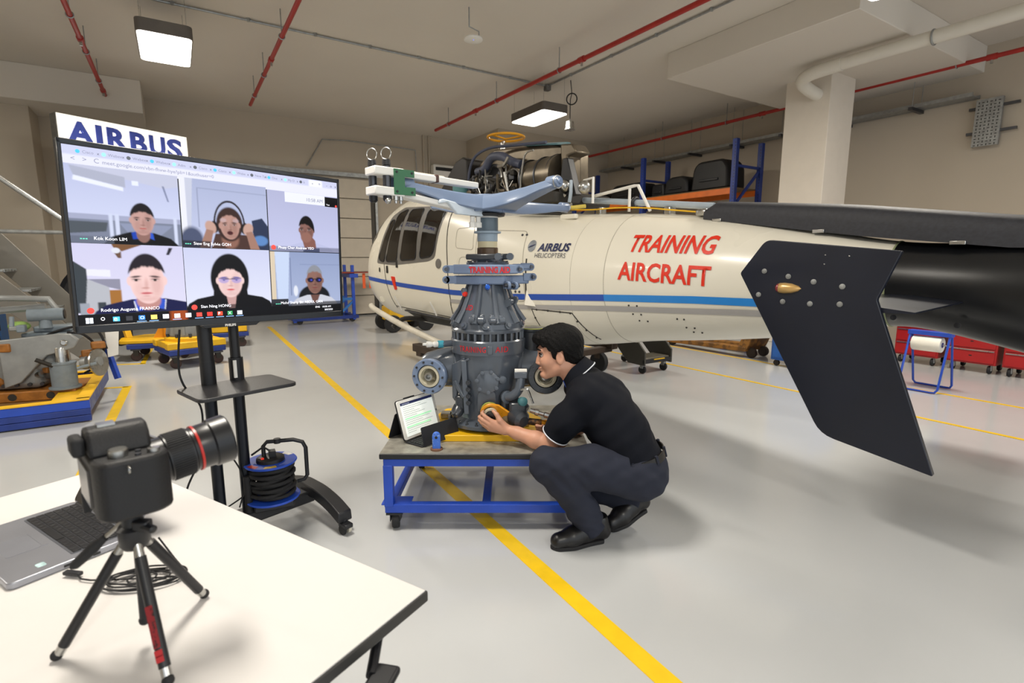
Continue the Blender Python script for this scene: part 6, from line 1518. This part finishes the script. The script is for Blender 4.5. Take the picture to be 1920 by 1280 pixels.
MB().lathe([(.05, 0), (.1, .02), (.1, .05), (.04, .06), (.04, .2), (.09, .21), (.09, .25), (0, .26)], 20, (-.42, -.02, 1.15), (0, 0, 1)).build('spool', m_cast, g)
MB().ball((-.2, .02, .72), (.09, .07, .05), 14, 10).build('green_cap', mat('lime cap', '#8fb05c', .5), g)
MB().box((-.45, -.1, .66), (.2, .14, .1)).build('brown_bracket', m_obr, g, bev=.02)
for p in ((.34, .0, .42), (.42, .02, .5), (.3, .06, .36)):
    MB().box(p, (.12, .1, .07), rz=.4).build('brown_bracket', m_obr, g, bev=.015)
MB().lathe([(.02, -.01), (.14, -.008), (.14, .008), (.02, .01)], 32, (.43, -.05, .33), (1, -.25, .1)).build('brake_disc', m_steel, g)
MB().lathe([(.07, 0), (.07, .05), (.03, .06), (.03, .12), (.045, .12), (.045, .16), (0, .16)], 18, (.3, -.03, .33), (1, -.25, .1)).build('disc_hub', m_cast, g)
for P in ([(.2, -.05, .65), (.32, -.02, .62), (.38, .05, .5), (.36, .02, .4)], [(.0, .0, .62), (.25, -.02, .7), (.42, .05, .64), (.48, .05, .45)], [(.25, .1, .2), (.4, .08, .3), (.45, .1, .5)]):
    MB().tube(spline(P, 6), .012, 8).build('hose', m_rubber, g)
MB().prism([(0, 0), (.09, .02), (.12, .3), (.1, .42), (.0, .4)], .02, frame((.46, .12, .35), (1, .2, 0), y=(0, 0, 1))).build('pale_shield', m_white, g, bev=.005)
MB().bar((.5, .2, .1), (.4, .25, .5), .04, .05).build('blue_bracket', m_blue, g)
random.seed(11)
for i in range(16):
    p_ = V(random.uniform(-.5, .3), random.uniform(-.2, .0), random.uniform(.2, .75)); q_ = p_ + V(random.uniform(-.15, .15), random.uniform(-.05, .1), random.uniform(-.08, .12))
    if i % 2: MB().cyl(p_, q_, random.uniform(.015, .04), n=14).build('fitting', random.choice((m_cast, m_gry, m_steel, m_obr, m_gap)), g)
    else: MB().box(p_, (random.uniform(.05, .14), .08, random.uniform(.04, .1)), rz=random.uniform(-.6, .6)).build('lug', random.choice((m_cast, m_gry, m_gap, m_obr)), g, bev=.01)
# ---------------------------------------------------------------- wheeled stands behind the screen
def castor4(t, w, d, r=.07, h=.17):
    for x in (-w, w):
        for y in (-d, d):
            c = MB().box((x, y, h), (.12, .1, .02)).build('caster', m_dsteel, t)
            MB().prism([(-.035, 0), (.035, 0), (.03, -.09), (-.03, -.09)], .07, frame((x, y + .035, h), (1, 0, 0), y=(0, 0, 1))).build('fork', m_gap, c)
            MB().lathe([(.015, -.022), (r - .008, -.022), (r, -.012), (r, .012), (r - .008, .022), (.015, .022)], 20, (x, y, r), (0, 1, 0)).build('wheel', mat('brown wheel', '#3a2622', .6), c)
t = thing('gearbox_dolly', 'yellow and blue wheeled dolly carrying a grey gearbox, under the screen', 'dolly', (-4.66, 7.46, 0), R(48))
castor4(t, .27, .27)
MB().box((0, 0, .23), (.72, .72, .08)).build('blue_frame', m_dblue, t, bev=.015)
for y in (-.28, .28): MB().box((0, y, .315), (.74, .14, .09)).build('yellow_beam', m_yel, t, bev=.01)
for x in (-.28, .28): MB().box((x, 0, .315), (.14, .42, .09)).build('yellow_beam', m_yel, t, bev=.01)
MB().lathe([(.3, 0), (.3, .05), (.26, .07), (.2, .07)], 36, (0, 0, .35)).build('yellow_ring', m_yel, t)
t = thing('spare_gearbox', 'pale grey ribbed gearbox on the yellow dolly under the screen', 'gearbox', (-4.66, 7.46, .42), 0)
MB().lathe([(.25, 0), (.26, .03), (.24, .2), (.2, .35), (.12, .55), (.1, .8), (0, .8)], 28).build('casing', m_cast, t)
for k in range(10):
    a = 2 * math.pi * k / 10
    MB().bar((.25 * math.cos(a), .25 * math.sin(a), .02), (.2 * math.cos(a), .2 * math.sin(a), .38), .03, .05).build('rib', m_cast, t)
    MB().cyl((.27 * math.cos(a + .3), .27 * math.sin(a + .3), .0), (.27 * math.cos(a + .3), .27 * math.sin(a + .3), .04), .02, n=8).build('bolt', m_dsteel, t)
MB().lathe([(.08, 0), (.09, .1), (.06, .12), (0, .12)], 20, (-.2, -.1, .2), (-1, -.4, 0)).build('input', m_cast, t)
t = thing('yellow_stand', 'yellow engine stand with gusseted post on a blue wheeled base', 'stand', (-5.42, 8.02, 0), R(25))
castor4(t, .3, .3)
MB().box((0, 0, .22), (.8, .75, .07)).build('blue_base', m_dblue, t, bev=.01)
MB().prism(round_poly([Vector(p) for p in [(-.5, -.3), (.35, -.42), (.6, -.1), (.5, .35), (-.3, .4), (-.55, .1)]], .05), .05, Matrix.Translation((0, 0, .26))).build('yellow_deck', m_yel, t, bev=.008)
MB().box((.1, -.1, .75), (.12, .12, .9)).build('post', mat('amber post', '#d99214', .45), t, bev=.01)
for rz_ in (0, 90, 180, 270): MB().prism([(.05, 0), (.2, 0), (.05, .3)], .02, Matrix.Translation((.1, -.1, .31)) @ rotz(R(rz_)) @ frame((0, .01, 0), (1, 0, 0), y=(0, 0, 1))).build('gusset', MATS['amber post'], t)
MB().bar((-.45, .1, .3), (-.6, .3, .9), .08, .06).build('brace', m_yel, t)
MB().box((.1, -.1, 1.2), (.6, .16, .1)).build('cross_head', m_yel, t, bev=.01)
t = thing('parts_trolley', 'yellow and blue parts trolley half hidden behind the stand poles', 'trolley', (-5.1, 9.0, 0), R(30))
castor4(t, .34, .25)
MB().box((0, 0, .22), (.9, .65, .07)).build('blue_frame', m_dblue, t, bev=.01)
MB().box((0, 0, .36), (.86, .6, .2)).build('yellow_box', m_yel, t, bev=.015)
MB().box((-.1, 0, .52), (.4, .36, .12)).build('part', m_obr, t, bev=.03)
MB().cyl((.2, 0, .5), (.2, 0, .62), .12, n=20).build('part', m_cast, t)
# broom head between the stands
t = thing('broom', 'green and straw broom head standing behind the yellow stand', 'broom', (-5.75, 8.75, 0), 0)
MB().cyl((0, 0, .4), (.1, .1, 1.3), .015).build('handle', mat('broom wood', '#9a7a4c', .6), t)
MB().lathe([(.18, .1), (.1, .4), (.04, .5), (0, .5)], 20).build('bristles', mat('straw', '#cbb67e', .8, var=.3, scale=40, bump=.4), t)
MB().lathe([(.11, .38), (.06, .48)], 16).build('green_collar', mat('broom green', '#3e7a35', .6), t)
# blue rack with rotor blades by the sectional door
t = thing('blade_rack', 'blue wheeled rack holding rotor blades in front of the sectional door', 'rack', (-4.3, 12.7, 0), TH)
for y in (-.35, .35):
    for x in (-1.0, .35): MB().box((x, y, .7), (.07, .07, 1.3)).build('upright', m_blue, t, bev=.005)
    MB().box((-.3, y, .55), (1.3, .06, .06)).build('rail', mat('mid blue', '#2d6cb4', .4), t); MB().box((-.3, y, .12), (1.5, .08, .08)).build('base_rail', m_dblue, t)
    MB().bar((.35, y, .5), (-.05, y, .15), .05, .05).build('brace', MATS['mid blue'], t)
for x in (-1.0, .35): MB().box((x, 0, .12), (.08, .75, .08)).build('base_rail', m_dblue, t); MB().box((x, 0, 1.1), (.2, .95, .09)).build('saddle', m_blue, t)
for x in (-.9, .3):
    for y in (-.35, .35): MB().lathe([(.02, -.02), (.07, -.02), (.07, .02), (.02, .02)], 18, (x, y, .07), (0, 1, 0)).build('wheel', m_rubber, t)
for k, (y, c_, lb) in enumerate(((-.3, '#8f3a30', 'long red edged rotor blade lying on the blue rack, nearest'), (0., '#2a2a2c', 'long black rotor blade in the middle of the blue rack'), (.3, '#77756f', 'long grey rotor blade at the back of the blue rack'))):
    b = thing('rotor_blade', lb, 'rotor blade', RM(0, 0, 0) + V(-4.3, 12.7, 1.17) + U * -.3 + Vd * y, TH, 'rotor blades on the blue rack')
    MB().prism([(-.13, -.01), (-.1, .015), (.0, .018), (.13, .0), (0, -.012)], 3.2, frame((-1.6, 0, 0), (0, 1, 0), y=(0, 0, 1))).build('blade', mat('blade ' + c_, c_, .4), b)
    MB().box((1.62, 0, .0), (.2, .08, .05)).build('root_fitting', m_steel, b, bev=.01)
for k, x in enumerate((.62, .78)):
    o = MB().box((0, 0, -.16), (.07, .012, .36)).build('warning_ribbon', mat('orange ribbon', '#e8602a', .6), bev=.002)
    o.location = V(-4.3, 12.7, 1.13) + U * x + Vd * -.36; o.rotation_euler = (0, 0, TH)
    tag(o, ('short orange warning ribbon hanging nearest the blue rack', 'orange warning ribbon hanging closest to the helicopter nose')[k], 'ribbon', 'orange ribbons on the blades')
# yellow ground cart beyond the nose
t = thing('ground_cart', 'yellow ground cart with black tyres beyond the helicopter nose', 'cart', (-2.3, 11.1, 0), R(30))
MB().box((0, 0, .36), (.8, .6, .3)).build('body', m_yel, t, bev=.03)
for x in (-.35, .35):
    for y in (-.34, .34): MB().lathe([(.06, -.05), (.16, -.05), (.18, -.03), (.18, .03), (.16, .05), (.06, .05)], 22, (x, y, .18), (0, 1, 0)).build('tyre', m_rubber, t)
MB().tube([(.5, 0, .3), (.8, 0, .2), (1.0, 0, .5)], .02, 8).build('tow_handle', m_dsteel, t)
# ---------------------------------------------------------------- right side
t = thing('access_steps', 'low grey wheeled access steps with chequered tread below the tail boom', 'steps', RM(5.02, 4.72, 0), TH)
m_stp = mat('dark step plate', '#4a4842', .5, .3)
for x in (0, .5): MB().prism([(-.02, .12), (.28, .12), (.95, .72), (.95, .98), (.7, .98), (-.02, .3)], .025, frame((x, 0, 0), (0, 1, 0), y=(0, 0, 1))).build('side_plate', m_stp, t, bev=.005)
for i in range(3): MB().box((.25, .15 + .25 * i, .2 + .24 * i), (.48, .28, .025)).build('tread', mat('chequer plate', '#7d786c', .4, .4, var=.3, scale=45, bump=.3), t, bev=.004)
MB().box((.25, .0, .17), (.5, .03, .05)).build('nosing', m_black, t); MB().box((.28, -.017, .19), (.2, .006, .012)).build('yellow_mark', m_yel, t)
for x in (.05, .45):
    for y in (.06, .8):
        MB().lathe([(.02, -.018), (.05, -.018), (.055, 0), (.05, .018), (.02, .018)], 20, (x, y, .055), (1, .2, 0)).build('wheel', m_rubber, t)
        MB().box((x, y, .1), (.05, .05, .05)).build('fork', m_galv, t)
t = thing('pallet_truck', 'rusty brown pallet truck with two forks behind the tail boom', 'pallet truck', RM(7.25, 4.72, 0), TH)
m_rst = mat('rusty brown paint', '#6b4a24', .65, col2='#9a6a2c', cov=.5, scale=9)
for x in (0.02, .38): MB().prism([(0, .1), (1.55, .05), (1.6, .08), (1.5, .13), (0, .17)], .16, frame((x - .08, 0, 0), (0, 1, 0), y=(0, 0, 1))).build('fork', m_rst, t, bev=.008)
MB().prism([(0, .1), (-.05, .2), (-.25, .7), (-.12, .7), (.12, .2)], .5, frame((-.05, 0, 0), (0, 1, 0), y=(0, 0, 1))).build('mast_plate', m_rst, t, bev=.01)
MB().tube([(.2, -.12, .5), (.2, -.25, 1.2)], .025, 10).build('handle', m_rst, t)
for p in ((.05, -.05), (.35, -.05), (.02, 1.45), (.38, 1.45)): MB().lathe([(.02, -.03), (.075, -.03), (.08, 0), (.075, .03), (.02, .03)], 20, (p[0], p[1], .08), (1, 0, 0)).build('wheel', mat('dark wheel', '#2b211c', .6), t)
t = thing('wheeled_cabinet', 'plain blue wheeled cabinet partly hidden by the dark end plate', 'cabinet', RM(7.02, 3.52, 0), TH)
mb_ = mat('light blue cabinet', '#2b63b4', .45)
MB().box((.3, .34, .62), (.6, .68, 1.06)).build('body', mb_, t, bev=.01)
for z in (.35, .85): MB().box((-.006, .34, z), (.014, .62, .44)).build('panel', mb_, t, bev=.004)
for x in (.06, .54):
    for y in (.06, .62): MB().lathe([(.015, -.018), (.04, -.018), (.045, 0), (.04, .018), (.015, .018)], 18, (x, y, .045), (1, 0, 0)).build('wheel', MATS['dark wheel'], t)
t = thing('paper_stand', 'blue tubular stand for a paper roll beside the dark end plate', 'stand', RM(7.25, 2.44, 0), TH)
for s_, h in ((-1, 0), (1, 0)):
    MB().tube([V(*p) for p in [(.02 * s_, -.19, .66), (.2 * s_, -.19, .05), (.215 * s_, -.17, .016), (.22 * s_, -.13, .014), (.22 * s_, .13, .014), (.215 * s_, .17, .016), (.2 * s_, .19, .05), (.02 * s_, .19, .66)]], .012, 10).build('leg_frame', m_blue, t)
MB().box((0, 0, .655), (.1, .42, .05)).build('top_plate', m_blue, t, bev=.004)
MB().cyl((0, -.2, .53), (0, .2, .53), .008, n=10).build('spindle', m_steel, t)
t2 = thing('paper_roll', 'white paper towel roll hanging on the blue tubular stand', 'paper roll', RM(7.25, 2.46, .53), TH)
MB().lathe([(.025, -.14), (.082, -.14), (.086, -.134), (.086, .134), (.082, .14), (.025, .14)], 32, (0, 0, 0), (0, 1, 0)).build('paper', mat('paper', '#e8e4d8', .85), t2)
for y in (-.135, .135): MB().lathe([(.01, -.008), (.03, -.008), (.03, .008), (.01, .008)], 18, (0, y, 0), (0, 1, 0)).build('core', m_dblue, t2)
m_tr = mat('red tool chest paint', '#a51a1c', .35, var=.05)
for k, (va, lb, sc) in enumerate(((1.66, 'red tool chest nearest the right edge of the photo', 0), (2.25, 'red tool chest in the middle, behind the paper roll', 1), (2.87, 'red tool chest closest to the dark end plate', 2))):
    t = thing('tool_chest', lb, 'tool chest', RM(8.85, va, 0), TH, 'red rolling tool chests along the right wall')
    MB().box((.25, .265, .62), (.5, .53, 1.0)).build('body', m_tr, t, bev=.008)
    for i in range(5):
        z = .18 + .19 * i + .05; d_ = MB().box((-.006, .265, z), (.016, .49, .175)).build('drawer', m_tr, t, bev=.004)
        MB().box((-.02, .265, z + .075), (.014, .48, .014)).build('pull', m_steel, d_); MB().box((-.016, .265, z - .0), (.006, .03, .012)).build('lock_plate', m_black, d_)
    for x in (.06, .44):
        for y in (.07, .46):
            w_ = MB().lathe([(.015, -.018), (.05, -.018), (.056, 0), (.05, .018), (.015, .018)], 18, (x, y, .056), (0, 1, 0)).build('wheel', m_rubber, t)
            MB().bar((x - .03, y - .025, .12), (x - .015, y - .025, .05), .012, .035).build('fork', m_galv, w_)
# pallet rack with black covers
t = thing('pallet_rack', 'blue and orange pallet rack along the right wall behind the helicopter', 'rack', RM(9.6, 6.8, 0), TH)
m_orb = mat('orange beam', '#d2691e', .45)
for v_ in (0., 2.47, 5.05):
    for x in (0, .85):
        p_ = MB().box((x, v_, 1.93), (.09, .1, 3.86)).build('upright', m_dblue, t, bev=.006)
        for i in range(24): MB().box((x - .046, v_ - .02, 2.4 + i * .06), (.004, .012, .03)).build('slot', m_black, p_)
    for z0_, z1_ in ((3.35, 3.35), (2.55, 3.3), (2.5, 1.8), (1.0, 1.75), (.9, .3)): MB().bar((0.03, v_, z0_), (.82, v_, z1_), .035, .05).build('brace', m_dblue, t)
for a_ in (.05, 2.52):
    for z in (1.4, 2.86):
        for x in (0, .85): MB().box((x, a_ + 1.2, z), (.05, 2.38, .12)).build('beam', m_orb, t, bev=.004)
        MB().box((.42, a_ + 1.2, z + .07), (.84, 2.36, .025)).build('shelf_board', mat('chipboard', '#6d5a3f', .8), t)
m_cvr = mat('black composite cover', '#0c0c0e', .5)
def cover(v_, w, h, d, label, sl=.3, x=.45):
    t = thing('engine_cover', label, 'cover', RM(9.6 + x, 6.8 + v_, 2.945), TH, 'black covers on the pallet rack')
    MB().prism(round_poly([Vector(p) for p in [(-w / 2, 0), (w / 2, 0), (w / 2 - sl * .2, h * .8), (w / 2 - sl * .6, h), (-w / 2 + sl * .5, h), (-w / 2 + .03, h * .75)]], .08), d, frame((-d / 2, 0, 0), (0, 1, 0), y=(0, 0, 1))).build('shell', m_cvr, t, bev=.05)
    MB().box((-d / 2 - .01, 0, h * .35), (.03, w * .5, .05)).build('flange', m_black, t, bev=.01)
cover(.72, .95, .62, .6, 'largest black engine cover on the orange rack shelf beside the column')
cover(1.62, .7, .4, .6, 'medium black engine cover left of the largest one on the rack')
cover(2.18, .42, .3, .5, 'small black engine cover beside the middle rack upright', .1)
cover(3.2, 1.2, .42, .55, 'long low black cover on the farther rack shelf behind the engine')
cover(4.35, .8, .3, .5, 'flat black cover at the far end of the rack')
